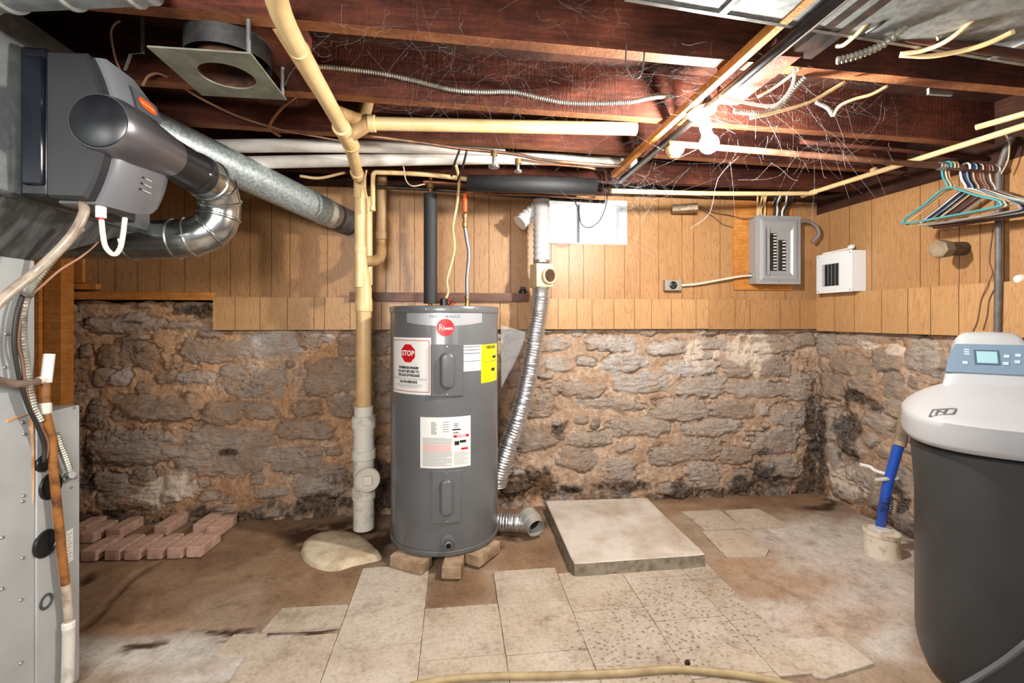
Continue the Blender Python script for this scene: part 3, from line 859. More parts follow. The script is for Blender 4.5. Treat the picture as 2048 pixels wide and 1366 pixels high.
# brand badge
p, zc, w_, h_ = hpatch(832, 626, 969, 652, 897)
f = cyl(p, zc, .0006)
mb = MB(); mb.grid(lambda u, v: f((u - .5) * w_, -h_ * (.5 - (abs(u - .5) * 2) ** 2 * .28) * (1 - v) + h_ * .5 * v), 24, 1)
badge = mb.build('name_plate', mat('silver_name_plate', sr(178, 180, 184), .35, .4), wh, smooth=180)
f = cyl(p, zc + h_ * .22, .0014)
mb = MB(); put_text(mb, 'PERFORMANCE', .020, f, .0002, space=1.15); mb.build('lettering', mat('name_plate_ink', sr(110, 114, 118), .4), badge, smooth=0)
p2 = hphi(902.5, 897); zb = hz(655, p2); f = cyl(p2, zb, .0016)
rb = .0435
mb = MB()
vs = [f(0, 0)] + [f(rb * math.cos(k * math.pi / 16), rb * math.sin(k * math.pi / 16)) for k in range(32)]
mb.add(vs, [(0, 1 + k, 1 + (k + 1) % 32) for k in range(32)])
bd = mb.build('brand_badge', RED, wh, smooth=0); bd['label'] = 'round red badge with white lettering'
mb = MB(); f3 = cyl(p2, zb, .0024)
put_text(mb, 'heem', .023, f3, .0003, (.013, -.004), .92)
put_text(mb, 'R', .046, f3, -.0004, (-.022, -.001), .8)
mb.build('lettering', mat('badge_white_ink', sr(240, 225, 225), .5), bd, smooth=0)
# stop label
p, zc, w_, h_ = hpatch(801, 675, 875, 788, 895)
stp = label('stop_label', p, zc, w_, h_, LABELW, lab='white label with a red stop sign and red border')
f = cyl(p, zc, .0014)
mb = MB()
e = .0016; bx, by = w_ / 2 - .010, h_ / 2 - .014
for x0, y0, x1, y1 in ((-bx, by - e, bx, by + e), (-bx, -by - e, bx, -by + e), (-bx - e, -by, -bx + e, by), (bx - e, -by, bx + e, by)): put_rect(mb, x0, y0, x1, y1, f, 6)
ry = h_ * .22; ro = .049
mb.add([f(0, ry)] + [f(ro * math.cos(math.pi / 8 + k * math.pi / 4), ry + ro * math.sin(math.pi / 8 + k * math.pi / 4)) for k in range(8)], [(0, 1 + k, 1 + (k + 1) % 8) for k in range(8)])
mb.build('stop_sign', RED, stp, smooth=0)
f = cyl(p, zc, .0022)
mb = MB(); put_text(mb, 'STOP', .036, f, .0012, (0, ry), .95); mb.build('stop_lettering', LABELW, stp, smooth=0)
mb = MB()
put_text(mb, 'IF EXPERIENCING PROBLEMS', .0165, f, .0009, (0, -.010), .62)
put_text(mb, 'DO NOT RETURN TO', .0175, f, .0009, (0, -.029), .82)
put_text(mb, 'THE PLACE OF PURCHASE', .0175, f, .0009, (0, -.048), .70)
put_text(mb, 'CALL FOR ASSISTANCE', .0165, f, .0009, (0, -.081), .68)
mb.build('printed_text', INK, stp, smooth=0)
mb = MB()
for i, (yy, k) in enumerate(((-.062, .42), (-.068, .42), (-.095, .34), (-.101, .3), (-.107, .22))): put_rect(mb, -w_ * k, yy - .001, w_ * k, yy + .001, f, 4)
mb.build('small_print', GRAYINK, stp, smooth=0)
# access panels with their pressed ribs
def access_panel(px0, py0, px1, py1, cx):
    p, zc, w_, h_ = hpatch(px0, py0, px1, py1, cx)
    f = cyl(p, zc, 0)
    mb = MB(); n = 10
    rings = []
    for off, s in ((.0, 0), (.007, 0), (.009, .003)):
        ring = []
        hw, hh = w_ / 2 - s, h_ / 2 - s
        for x0, y0, x1, y1 in ((-hw, -hh, hw, -hh), (hw, -hh, hw, hh), (hw, hh, -hw, hh), (-hw, hh, -hw, -hh)):
            for k in range(n): ring.append(f(x0 + (x1 - x0) * k / n, y0 + (y1 - y0) * k / n, off))
        rings.append(ring)
    mb.loft(rings, caps=False)
    hw, hh = w_ / 2 - .003, h_ / 2 - .003
    mb.grid(lambda u, v: f((2 * u - 1) * hw, (2 * v - 1) * hh, .009), 12, 1)
    pn = mb.build('access_panel', TANK, wh)
    mb = MB()
    rw, rh = w_ * .235, h_ * .36
    rings = []
    for off, g in ((.0085, 1.0), (.0135, .97), (.024, .82), (.029, .66), (.030, .5)):
        ring = []
        r = rw * g; L = rh - rw + (rw - rw) * 0
        for k in range(24):
            a = 2 * math.pi * k / 24
            ring.append(f(r * math.cos(a), (L if math.sin(a) >= 0 else -L) + r * math.sin(a), off))
        rings.append(ring)
    mb.loft(rings, caps=True)
    mb.build('rib', TANK, pn, smooth=60)
    for s in (-1, 1):
        c = f(0, s * (h_ / 2 - .011), .009); d = f(0, s * (h_ / 2 - .011), .013)
        MB().lathe([(.004, 0), (.0035, .0025), (0, .003)], c, (d - c), n=10).build('screw', SCREW, pn)
    return pn
access_panel(875, 689, 932, 793, 895)
access_panel(871, 941, 921, 1046, 889)
# white notice and yellow energy label
p, zc, w_, h_ = hpatch(927, 690, 965, 742, 894)
lb = label('notice_label', p, zc, w_, h_, LABELW, lab='small white printed notice')
f = cyl(p, zc, .0014); mb = MB()
for i, yy in enumerate((.43, .31, .18)): put_rect(mb, -w_ * .42, h_ * yy - .0028, w_ * .40, h_ * yy + .0028, f, 4)
put_rect(mb, -w_ * .45, -h_ * .12 - .0022, w_ * .45, -h_ * .12 + .0022, f, 4)
mb.build('printed_text', mat('soft_gray_ink', sr(120, 120, 124), .5), lb, smooth=0)
mb = MB()
for yy in (.08, .02, -.03, -.24, -.30, -.36): put_rect(mb, -w_ * .4, h_ * yy - .0007, w_ * .38, h_ * yy + .0007, f, 4)
mb.build('small_print', GRAYINK, lb, smooth=0)
p, zc, w_, h_ = hpatch(964, 688, 996.5, 763, 894)
lb = label('energy_label', p, zc, w_, h_, YEL, .0009, lab='yellow energy label')
f = cyl(p, zc, .0016); mb = MB()
put_text(mb, 'ENERGYGUIDE', .021, f, .0008, (0, h_ * .42), .66)
put_rect(mb, -w_ * .45, h_ * .04, w_ * .45, h_ * .05, f, 6)
put_rect(mb, w_ * .08, h_ * .12, w_ * .34, h_ * .19, f, 4)
put_rect(mb, w_ * .0, -h_ * .22, w_ * .24, -h_ * .14, f, 4)
mb.build('printed_text', INK, lb, smooth=0)
mb = MB()
for yy in (.32, .27, -.06, -.10, -.27, -.33, -.38, -.42): put_rect(mb, -w_ * .4, h_ * yy - .0007, w_ * (.1 if yy in (.27,) else .4), h_ * yy + .0007, f, 6)
mb.build('small_print', mat('ochre_ink', sr(176, 150, 20), .5), lb, smooth=0)
# rating plate
p, zc, w_, h_ = hpatch(852, 834.5, 942, 936.5, 891.5)
lb = label('rating_label', p, zc, w_, h_, LABELW, lab='large white rating and warning label')
f = cyl(p, zc, .0014)
mb = MB()
for i in range(9): put_rect(mb, -w_ * .28, h_ * (.40 - i * .028) - .0011, -w_ * .28 + w_ * (.11 if i % 3 else .08), h_ * (.40 - i * .028) + .0011, f, 3)
for i in range(5): put_rect(mb, -w_ * .06, h_ * (.40 - i * .045) - .001, w_ * .06, h_ * (.40 - i * .045) + .001, f, 3)
put_rect(mb, w_ * .13, h_ * .235, w_ * .29, h_ * .262, f, 3)
put_text(mb, 'AJ MAX', .010, f, .0004, (w_ * .2, h_ * .185), .9)
for k in range(20):
    a0, a1 = 2 * math.pi * k / 20, 2 * math.pi * (k + 1) / 20
    c = (w_ * .2, h_ * .335)
    mb.add([f(c[0] + r * math.cos(a), c[1] + r * math.sin(a)) for r, a in ((.0095, a0), (.0095, a1), (.0115, a1), (.0115, a0))], [(0, 1, 2, 3)])
put_text(mb, 'UL', .011, f, .0004, (w_ * .2, h_ * .335), .8)
put_rect(mb, w_ * .17, -h_ * .06, w_ * .26, h_ * .02, f, 3); put_rect(mb, w_ * .27, h_ * -.02, w_ * .40, h_ * .03, f, 3)
mb.build('printed_text', INK, lb, smooth=0)
mb = MB()
for i in range(22):
    yy = .09 - i * .0255
    if i in (5, 6, 7, 8, 9, 10): continue
    put_rect(mb, -w_ * .45, h_ * yy - .0013, w_ * (.12 if i % 5 else .02), h_ * yy + .0013, f, 6)
for i in range(11):
    put_rect(mb, w_ * .16, h_ * (-.2 - i * .024) - .0009, w_ * (.45 if i % 4 else .36), h_ * (-.2 - i * .024) + .0009, f, 3)
mb.build('small_print', GRAYINK, lb, smooth=0)
mb = MB()
for i in (5, 6, 7, 8, 9, 10): put_rect(mb, -w_ * .45, h_ * (.09 - i * .0255) - .0013, w_ * .1, h_ * (.09 - i * .0255) + .0013, f, 6)
mb.build('small_print', REDINK, lb, smooth=0)
mb = MB(); put_rect(mb, w_ * .15, h_ * .09, w_ * .46, h_ * .14, f, 4); put_rect(mb, w_ * .3, -h_ * .16, w_ * .44, -h_ * .12, f, 4); mb.build('danger_band', RED, lb, smooth=0)
f = cyl(p, zc, .0020); mb = MB(); put_text(mb, 'DANGER', .013, f, .0006, (w_ * .305, h_ * .115), .9); mb.build('danger_lettering', LABELW, lb, smooth=0)
# drain valve
p = hphi(898, 888); z = hz(1083, p); f = cyl(p, z, 0); a = f(0, 0, 0); b = f(0, 0, 1); d = (b - a).normalized()
mb = MB(); mb.lathe([(.036, 0), (.035, .004), (.026, .007), (.022, .008)], a, d, n=28); vl = mb.build('drain_valve', TANK, wh)
mb = MB(); mb.lathe([(.017, .004), (.017, .03), (.021, .031), (.021, .047), (.017, .05), (.0125, .05)], a, d, n=20, caps=False); mb.build('spout', mat('valve_gray_metal', sr(126, 126, 126), .35, .7), vl)
MB().lathe([(.0125, .046), (0, .046)], a, d, n=16).build('spout_bore', BLACK, vl)
# lid screws
for px in (868, 959):
    p = hphi(px, 897); q_ = cyl(p, HZ0 + 1.233, .005); MB().lathe([(.005, 0), (.004, .003), (0, .004)], q_(0, 0), q_(0, 0, 1) - q_(0, 0), n=10).build('lid_screw', SCREW, wh)
# fittings on the lid
pt = lambda px, d, z: (lambda c: Vector((c.x, c.y, z)))(C(px, 638, d))
ZT = HZ0 + 1.256
cn = pt(935, 2.66, ZT - .003); MB().lathe([(.020, 0), (.020, .012), (.013, .014), (.013, .045), (.017, .046), (.017, .062), (.012, .064)], cn, n=18).build('water_inlet', BRASS, wh)
jb = pt(888, 2.64, ZT - .004); MB().lathe([(.022, 0), (.022, .045), (.016, .05), (.0, .05)], jb, n=18).build('conduit_collar', BLACK, wh)
# instruction pouch on the side of the tank
def pouch():
    f = cyl(math.radians(74), 1.06, .004)
    a = C(1003, 640, 2.58); b = C(1054, 663, 2.64); c = C(1003, 776, 2.58); d = C(1040, 705, 2.64)
    mb = MB()
    P = [C(1002, 650, 2.58), C(1052, 664, 2.66), C(1046, 690, 2.665), C(1028, 730, 2.655), C(1003, 776, 2.58)]
    Q = [p + Vector((.0, .012, 0)) for p in P]
    n = len(P); mb.add(P + Q, [tuple(range(n)), tuple(range(2 * n - 1, n - 1, -1))] + [(i, (i + 1) % n, n + (i + 1) % n, n + i) for i in range(n)])
    m = mat('clear_plastic_film', sr(215, 222, 226), .16, alpha=.13, spec=.9)
    o = mb.build('instruction_pouch', m, wh, smooth=0)
    o['label'] = 'clear plastic sleeve stuck to the tank side'
    return
    mb = MB(); P = [C(1004, 690, 2.60), C(1030, 700, 2.62), C(1022, 738, 2.62), C(1004, 765, 2.60)]; Q = [p + Vector((0, .006, 0)) for p in P]
    mb.add(P + Q, [(0, 1, 2, 3), (7, 6, 5, 4), (0, 1, 5, 4), (1, 2, 6, 5), (2, 3, 7, 6), (3, 0, 4, 7)])
    mb.build('leaflet', LABELW, o, smooth=0)
pouch()

# ------------------------------------------------------------------ bricks
def brick_obj(c, ang, size=(.095, .195, .056), m=BRICK, label_='', group='loose bricks by the stone wall', seed=0, z=0.0):
    R = random.Random(seed)
    M = Matrix.Rotation(ang, 4, 'Z')
    a, b, h = size[0] / 2, size[1] / 2, size[2]
    mb = MB()
    rings = []
    n = 5
    for zz, s in ((0, .002), (.003, 0), (h - .003, 0), (h, .0025)):
        ring = []
        for x0, y0, x1, y1 in ((-a, -b, a, -b), (a, -b, a, b), (a, b, -a, b), (-a, b, -a, -b)):
            for k in range(n):
                x = x0 + (x1 - x0) * k / n; y = y0 + (y1 - y0) * k / n
                cc = s + R.uniform(0, .0016) + (.002 if k == 0 else 0)
                ring.append(M @ Vector((x - math.copysign(min(cc, abs(x)), x), y - math.copysign(min(cc, abs(y)), y), zz)))
        rings.append(ring)
    mb.loft(rings)
    o = mb.build('brick', m, smooth=30, origin=(0, 0, 0))
    o.location = (c[0], c[1], z)
    return tag(o, label_, 'brick', group)
def front_brick(px0, px1, py, i, lab):
    a, b = onZ(px0, py, .0), onZ(px1, py - 1, .0)
    ang = math.radians(-6)
    w_ = .08
    mid = (a + b) / 2
    c = mid + Vector((-math.sin(ang), math.cos(ang), 0)) * .09
    brick_obj((c.x, c.y), ang, (w_, .18, .056), BRICK, lab, seed=i, z=.0)
words_ = ['half hidden behind the gray furnace cabinet', 'second from the furnace', 'third from the furnace', 'fourth from the furnace', 'second from the free end', 'at the free end nearest the cracked floor']
for i, (x0, x1, y) in enumerate(((157, 194, 1124), (205, 233, 1122), (244, 280, 1121.5), (289, 319, 1119.5), (330, 366, 1118), (368, 397, 1116))):
    front_brick(x0, x1 if x1 - x0 > 33 else x0 + 36, y, i, 'dusty red brick in the front row, ' + words_[i])
words_ = ['against the wall and mostly hidden by the furnace', 'with its end beside the furnace', 'standing alone with gaps beside it', 'just before the touching pair', 'inner one of the touching pair', 'outer one of the touching pair']
for i, (x0, x1, y) in enumerate(((142, 164, 1072), (155, 183, 1087), (209, 240, 1079), (304, 332, 1072), (382, 410, 1069), (410, 440, 1074))):
    front_brick(x0, x0 + 32, y, 20 + i, 'dusty red brick in the rear row, ' + words_[i])
# four under the heater
hb = [((822, 1124), math.radians(58), 'tan brick propping the left front of the water heater'), ((908, 1128), math.radians(-8), 'tan brick propping the heater directly below its drain valve'),
      ((966, 1106), math.radians(-38), 'tan brick propping the right front of the water heater'), ((925, 1060), math.radians(20), 'tan brick hidden under the back of the water heater')]
for i, ((px, py), an, lab) in enumerate(hb):
    c = onZ(px, py, .03); brick_obj((c.x, c.y), an, (.095, .195, .056), BRICK_TOP, lab, 'bricks under the water heater', 40 + i, .008)

# ------------------------------------------------------------------ concrete pad and the rock
def pad():
    z = .068
    T = [onZ(1147, 1128, z), onZ(1414, 1109, z), onZ(1294, 995, z), onZ(1090, 1001, z)]
    mb = MB(); n = 14; R = random.Random(5)
    rings = []
    for zz, s, jit in ((-.01, -.004, .008), (.012, .0, .006), (.05, .002, .003), (z - .004, .003, .002), (z, .009, .001)):
        ring = []
        cen = sum(T, Vector()) / 4
        for i in range(4):
            a, b = T[i], T[(i + 1) % 4]
            for k in range(n):
                p = a.lerp(b, k / n); d = (p - cen); d.z = 0
                p = p - d.normalized() * (s + R.uniform(0, jit) + (.006 if k == 0 else 0))
                ring.append(Vector((p.x, p.y, zz)))
        rings.append(ring)
    mb.loft(rings)
    for k, f in enumerate(mb.f):
        if min(mb.v[i][2] for i in f) < .06: mb.mi[k] = 1
    return mb.build('concrete_pad', [CONCRETE, mat('rough_pad_edge', sr(150, 140, 124), .9, col2=sr(112, 100, 84), ns=18, bump=.9, bs=70)], smooth=30)
tag(pad(), 'square raised concrete pad lying on the floor beside the water heater', 'concrete pad')
def rock():
    out = [(604, 1096), (612, 1078), (640, 1064), (680, 1060), (718, 1068), (742, 1086), (760, 1106), (738, 1114), (702, 1122), (668, 1130), (632, 1124), (612, 1112)]
    P = [onZ(x, y, .02) for x, y in out]
    P = spline(P + [P[0]], 4)[:-1]
    cen = sum(P, Vector()) / len(P); cen.z = 0
    mb = MB(); rings = []
    R = random.Random(9)
    for s, z in ((1.06, -.012), (1.04, .004), (1.0, .014), (.96, .022), (.8, .027), (.55, .029), (.25, .030)):
        rings.append([Vector((cen.x + (p.x - cen.x) * s, cen.y + (p.y - cen.y) * s, z + R.uniform(-.0025, .0025))) for p in P])
    mb.loft(rings)
    return mb.build('floor_stone', mat('pale_flat_stone', sr(214, 200, 172), .85, col2=sr(176, 154, 124), ns=9, bump=.8, bs=60), smooth=60)
tag(rock(), 'flat rounded pale stone set in the floor at the foot of the drain stack', 'stone')

# ------------------------------------------------------------------ drain stack: yellowed vent above, white trap below
def ring_fit(mb, p, ax, r, w_, n=24):
    mb.lathe([(r - .003, -w_ / 2), (r, -w_ / 2 + .002), (r, w_ / 2 - .002), (r - .003, w_ / 2)], p, ax, n=n)
sx = C(720, 345, 2.60); SXY = Vector((sx.x, sx.y, 0))
ds = thing('drain_stack', (SXY.x, SXY.y, 0), 'tall plastic drain stack, yellowed pipe above and white pipe below, left of the heater', 'drain pipe')
zat = lambda py, d=2.60: CAMZ + (638 - py) / F * d
VZ = lambda py: SXY + Vector((0, 0, zat(py)))
top = C(548, -60, 1.08); dg0 = C(575, 40, 1.30); dg1 = C(692, 275, 2.02); dg2 = C(716, 335, 2.50)
top.z = dg0.z = 2.062; dg1.z = 2.045; dg2.z = 2.02
MB().tube(spline([top, dg0, dg1, dg2], 6), .029, 24).build('sloping_pipe', YPVC, ds)
MB().tube(spline([dg2 - (dg2 - dg1).normalized() * .06, dg2, VZ(352), VZ(372), VZ(398)], 6), .034, 24).build('bend', YPVC, ds)
MB().tube([VZ(385), VZ(575)], .0295, 24).build('upper_pipe', YPVC, ds)
mb = MB(); ring_fit(mb, VZ(385), (0, 0, 1), .035, .03); mb.build('coupling', YPVC, ds)
W7 = lambda py: VZ(py).lerp(LZ(py), 1)
LB = Vector((C(727.5, 900, 2.63).x, C(727.5, 900, 2.63).y, 0)); LZ = lambda py: LB + Vector((0, 0, zat(py, 2.63)))
mb = MB(); pr_ = [(.030, 490), (.034, 494), (.034, 504), (.032, 506), (.032, 538), (.037, 542), (.0385, 556), (.036, 560), (.041, 572), (.044, 578), (.044, 596), (.0475, 600), (.0475, 622), (.043, 624)]
mb.loft([[VZ(py).lerp(LZ(py), min(1, max(0, (py - 500) / 70))) + Vector((r * math.cos(k * math.pi / 14), r * math.sin(k * math.pi / 14), 0)) for k in range(28)] for r, py in pr_])
mb.build('stepped_coupling', YPVC, ds)
MB().tube([LZ(615), LZ(832)], .0425, 28).build('lower_pipe', mat('tan_pvc', sr(204, 170, 122), .38, col2=sr(186, 150, 102), ns=6), ds)
mb = MB()
mb.tube([LZ(812), LZ(835)], .052, 28); mb.tube([LZ(832), LZ(856)], .063, 28); mb.tube([LZ(852), LZ(1056)], .057, 28)
for py, r, w_ in ((845, .066, .05), (908, .065, .05), (985, .0645, .06)): ring_fit(mb, LZ(py), (0, 0, 1), r, w_, 28)
wb = mb.build('white_trap', WPVC_DIRTY, ds); wb['label'] = 'dirty white lower pipe'
dirn = (Vector((0, 0, 0)) - LB); dirn = Vector((dirn.x + .22, dirn.y, 0)).normalized()
cc = LZ(949) + Vector((.012, 0, 0))
mb = MB(); mb.lathe([(.048, .02), (.048, .085), (.068, .086), (.068, .10), (.064, .105), (.058, .105), (.055, .100), (0, .100)], cc, dirn, n=36)
co = mb.build('cleanout_plug', mat('shiny_cleanout_cap', sr(206, 202, 194), .22, .35), ds)
sd = dirn.cross(Vector((0, 0, 1))).normalized()
M = Matrix((( sd.x, dirn.x, 0, 0), (sd.y, dirn.y, 0, 0), (sd.z, dirn.z, 1, 0), (0, 0, 0, 1)))
M = Matrix.Translation(cc) @ M
MB().box((-.022, .098, -.022), (.022, .12, .022), M).build('square_nut', WPVC, co, bevel=.002)
# branch under the joists to the right
b0 = C(690, 262, 2.03); b0.z = 2.05
b1 = C(735, 247, 2.06); b2 = C(1272, 258, 2.16)
MB().tube([b1 - (b2 - b1).normalized() * .02, b2], .0295, 24).build('branch_pipe', YPVC, ds)
mb = MB(); mb.tube(spline([dg1 + Vector((.0, -.05, 0)), b0 + Vector((.02, 0, .01)), b1, b1 + (b2 - b1).normalized() * .03], 6), .034, 24)
mb.build('tee_fitting', YPVC_DARK, ds)
MB().tube([dg1 + (dg0 - dg1).normalized() * .08, dg1 + (dg1 - dg0).normalized() * .09], .034, 24).build('tee_body', YPVC, ds)
mb = MB(); ring_fit(mb, b1 + (b2 - b1).normalized() * .02, b2 - b1, .037, .03); mb.build('joint_ring', YPVC, ds)
for p_, r_, w__ in ((dg1 + (dg0 - dg1).normalized() * .08, .037, .03), (dg1 - (dg0 - dg1).normalized() * .10, .037, .03), (dg0 + (dg1 - dg0).normalized() * .1, .031, .012)):
    mb = MB(); ring_fit(mb, p_, dg1 - dg0, r_, w__); mb.build('joint_ring', YPVC, ds)
e0 = C(672, 225, 1.90); e0.z = 2.09
MB().tube(spline([e0 + Vector((-.01, -.02, 0)), e0 + Vector((.03, .1, .03)), e0 + Vector((.07, .16, .05)), e0 + Vector((.09, .2, .16))], 6), .03, 20).build('riser_elbow', YPVC_DARK, ds)
# second riser behind, looping into the stack
v0, v1, v2, v3 = C(763, 345, 2.82), C(763, 475, 2.82), C(757, 518, 2.76), C(722, 524, 2.62)
MB().tube(spline([v0, v1, v1 + Vector((0, 0, -.05)), v2, v3], 6), .032, 22).build('vent_loop', YPVC_DARK, ds)
mb = MB(); ring_fit(mb, C(763, 472, 2.82), (0, 0, 1), .037, .05)
mb.build('vent_collar', YPVC_DARK, ds)
MB().tube([C(735, 395, 2.70), C(735, 570, 2.70)], .028, 20).build('rear_riser', YPVC, ds)
# ================================================================== furnace, plenum, humidifier, ducts
FX, FYE = -1.30, 1.617
SHEET = mat('gray_cabinet_enamel', sr(162, 166, 168), .4, .05, col2=sr(176, 180, 182), ns=5, lo=.4, hi=.7)
fu = thing('furnace', (-1.62, 1.0, 0), 'gray sheet metal furnace cabinet with round black plugs in its side', 'furnace')
MB().box((-1.95, .45, .0), (FX, FYE, 1.432)).build('cabinet', SHEET, fu, bevel=.004)
MB().box((-1.95, FYE + .0005, .0), (FX + .004, 1.785, .952)).build('rear_box', SHEET, fu, bevel=.003)
def plug(px, py, r, m, name, h=.008, ring=False, lab=None):
    c = onX(px, py, FX + .002)
    mb = MB()
    if ring: mb.lathe([(r, 0), (r, h), (r * .72, h), (r * .68, .001)], c, (1, 0, 0), n=28, caps=False)
    else: mb.lathe([(r, 0), (r, h * .6), (r * .94, h), (r * .86, h), (r * .82, h * .55), (0, h * .5)], c, (1, 0, 0), n=32)
    o = mb.build(name, m, fu)
    if lab: o['label'] = lab
    return o
plug(84, 927, .027, BLACK, 'rubber_grommet'); plug(99, 972, .043, BLACK, 'rubber_plug'); plug(89, 1087, .043, BLACK, 'rubber_plug')
plug(90, 1203, .024, mat('gray_rubber_ring', sr(70, 72, 74), .6), 'port_ring', .006, True)
for i, (px, py) in enumerate(((48, 868), (10, 735), (12, 668), (45, 1003), (47, 992), (4, 1075), (45, 1116), (42, 1200), (42, 1326), (4, 1178), (147, 816), (142, 975), (150, 955), (45, 845))):
    c = onX(px, py, FX + (.005 if px > 100 else .001)); MB().lathe([(.0055, 0), (.0045, .003), (0, .004)], c, (1, 0, 0), n=10).build('screw', SCREW, fu)
a, b = onX(133, 1070, FX + .0052), onX(146, 1120, FX + .0052)
mb = MB(); mb.box((FX + .004, a.y, b.z), (FX + .0055, b.y, a.z + .012)); stk = mb.build('data_sticker', LABELW, fu)
mb = MB()
for i in range(9):
    z = a.z - .004 - i * (a.z - b.z) / 9; mb.box((FX + .0055, a.y + .004, z), (FX + .006, b.y - .004 - (i % 3) * .004, z + .0025))
mb.build('small_print', GRAYINK, stk)
RUSTY = mat('rust_run', sr(176, 112, 58), .8, col2=sr(206, 170, 130), ns=14)
for p in (((64, 828), (63, 850), (66, 900), (67, 960), (66, 1010)), ((12, 842), (30, 836), (56, 829))):
    pts = spline([onX(*q, FX + .001) for q in p], 5)
    MB().tube(pts, [.0045 * (1 - i / len(pts)) + .0012 for i in range(len(pts))], 6).build('rust_run', RUSTY, fu)

# plenum with tapered bottom, standing on the furnace
pl_ = thing('supply_plenum', (-1.6, 1.2, 1.432), 'galvanized sheet metal plenum with tapered bottom on top of the gray furnace', 'plenum')
MB().box((-2.0, .55, 1.585), (-1.20, 2.0, 2.098)).build('plenum_box', GALV, pl_, bevel=.003)
mb = MB()
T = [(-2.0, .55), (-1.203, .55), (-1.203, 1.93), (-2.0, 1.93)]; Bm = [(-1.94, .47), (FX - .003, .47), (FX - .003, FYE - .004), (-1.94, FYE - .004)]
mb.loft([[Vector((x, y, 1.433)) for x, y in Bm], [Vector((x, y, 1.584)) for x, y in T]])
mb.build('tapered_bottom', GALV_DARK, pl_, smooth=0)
MB().box((-1.205, .56, 1.580), (-1.192, 1.99, 1.594)).build('drive_cleat', SHINY, pl_)

# humidifier
HGRAY = mat('humidifier_gray_plastic', sr(104, 106, 112), .38, spec=.5)
HCHAR = mat('humidifier_charcoal_plastic', sr(36, 37, 40), .45)
HBLACK = mat('humidifier_black_plastic', sr(20, 22, 28), .3)
HSATIN = mat('humidifier_satin_charcoal', sr(128, 128, 136), .32, .8)
hu = thing('humidifier', (-1.08, 1.58, 1.575), 'gray and black duct humidifier with an orange badge, mounted on the plenum side', 'humidifier')
Y0 = 1.43
MB().box((-1.195, Y0 + .008, 1.590), (-1.125, 1.80, 2.005)).build('base_frame', HBLACK, hu, bevel=.008)
MB().box((-1.185, Y0 - .002, 1.620), (-1.128, Y0 + .01, 1.975)).build('recess_panel', mat('humidifier_glossy_black', sr(14, 18, 28), .12), hu, bevel=.006)
def dprof(x0, x1, z0, z1, bulge, n=14):
    P = [(x0, z0), ]
    for k in range(n + 1):
        t = k / n; z = z0 + (z1 - z0) * t
        P.append((x1 - bulge * (2 * t - 1) ** 2, z))
    P.append((x0, z1))
    return P
def ringY(P, y): return [Vector((x, y, z)) for x, z in P]
mb = MB(); mb.loft([ringY(dprof(-1.123, -.985, 1.595, 1.99, .05), Y0 + .006), ringY(dprof(-1.123, -.978, 1.588, 1.998, .05), Y0 + .014), ringY(dprof(-1.123, -.978, 1.588, 1.998, .05), Y0 + .04)])
mb.build('side_cover', HCHAR, hu, smooth=40)
mb = MB()
mb.loft([ringY(dprof(-1.123, -.970, 1.582, 2.002, .048), Y0 + .043), ringY(dprof(-1.123, -.962, 1.578, 2.006, .046), Y0 + .055), ringY(dprof(-1.123, -.956, 1.58, 2.0, .045), Y0 + .16),
         ringY(dprof(-1.123, -.962, 1.60, 1.965, .04), Y0 + .25), ringY(dprof(-1.123, -.978, 1.63, 1.92, .035), Y0 + .30), ringY(dprof(-1.123, -1.0, 1.66, 1.88, .03), Y0 + .315)])
mb.build('front_cover', HGRAY, hu, smooth=40)
ax = Vector((-.985, Y0 - .012, 1.80))
mb = MB(); mb.lathe([(.0, .0), (.070, .0), (.0745, .003), (.0745, .012)], ax, (0, 1, 0), n=48); dk = mb.build('port_cap', HBLACK, hu)
n = 40; rings = []
for y, r, dx in ((.004, .076, 0), (.012, .080, 0), (.04, .086, 0), (.10, .088, .0), (.17, .083, .004), (.24, .074, .01), (.29, .068, .014)):
    rings.append([ax + Vector((dx + r * math.cos(2 * math.pi * k / n), y, r * math.sin(2 * math.pi * k / n))) for k in range(n)])
mb = MB(); mb.loft(rings); mb.build('port_housing', HSATIN, hu, smooth=60)
mb = MB(); mb.lathe([(.069, .28), (.070, .44), (.075, .445), (.076, .475), (.072, .48)], ax + Vector((.014, 0, 0)), (0, 1, 0), n=40); mb.build('port_tube', mat('humidifier_satin_black', sr(40, 42, 48), .28, .3), hu)
c = ax + Vector((.014 + .069 * math.cos(-.2), .43, .069 * math.sin(-.2))); MB().lathe([(.007, 0), (.006, .004), (0, .005)], c, (1, 0, -.2), n=12).build('screw', SCREW, hu)
# orange badge on the upper front
def fx(y, z):
    t = (z - 1.58) / .42; return -.956 - .045 * (2 * t - 1) ** 2
mb = MB()
fn = lambda y, z, d: Vector((fx(y, z) - .004 * max(0, (y - Y0 - .16) / .09) + d, y, z))
mb.grid(lambda u, v: fn(Y0 + .115 + .125 * u, 1.892 + (.072 - .012 * u) * v, .004), 10, 6)
bdg = mb.build('badge_plate', mat('badge_slate', sr(84, 90, 98), .35), hu)
mb = MB()
def oval(u0, v0, ru, rv, d):
    P = [fn(u0, v0, d)] + [fn(u0 + ru * math.copysign(abs(math.cos(a)) ** .6, math.cos(a)), v0 + rv * math.sin(a), d) for a in [2 * math.pi * k / 28 for k in range(28)]]
    mb.add(P, [(0, 1 + k, 1 + (k + 1) % 28) for k in range(28)])
oval(Y0 + .175, 1.925, .046, .017, .0062)
mb.build('orange_badge', mat('badge_orange', sr(226, 92, 30), .4), bdg)
mb = MB()
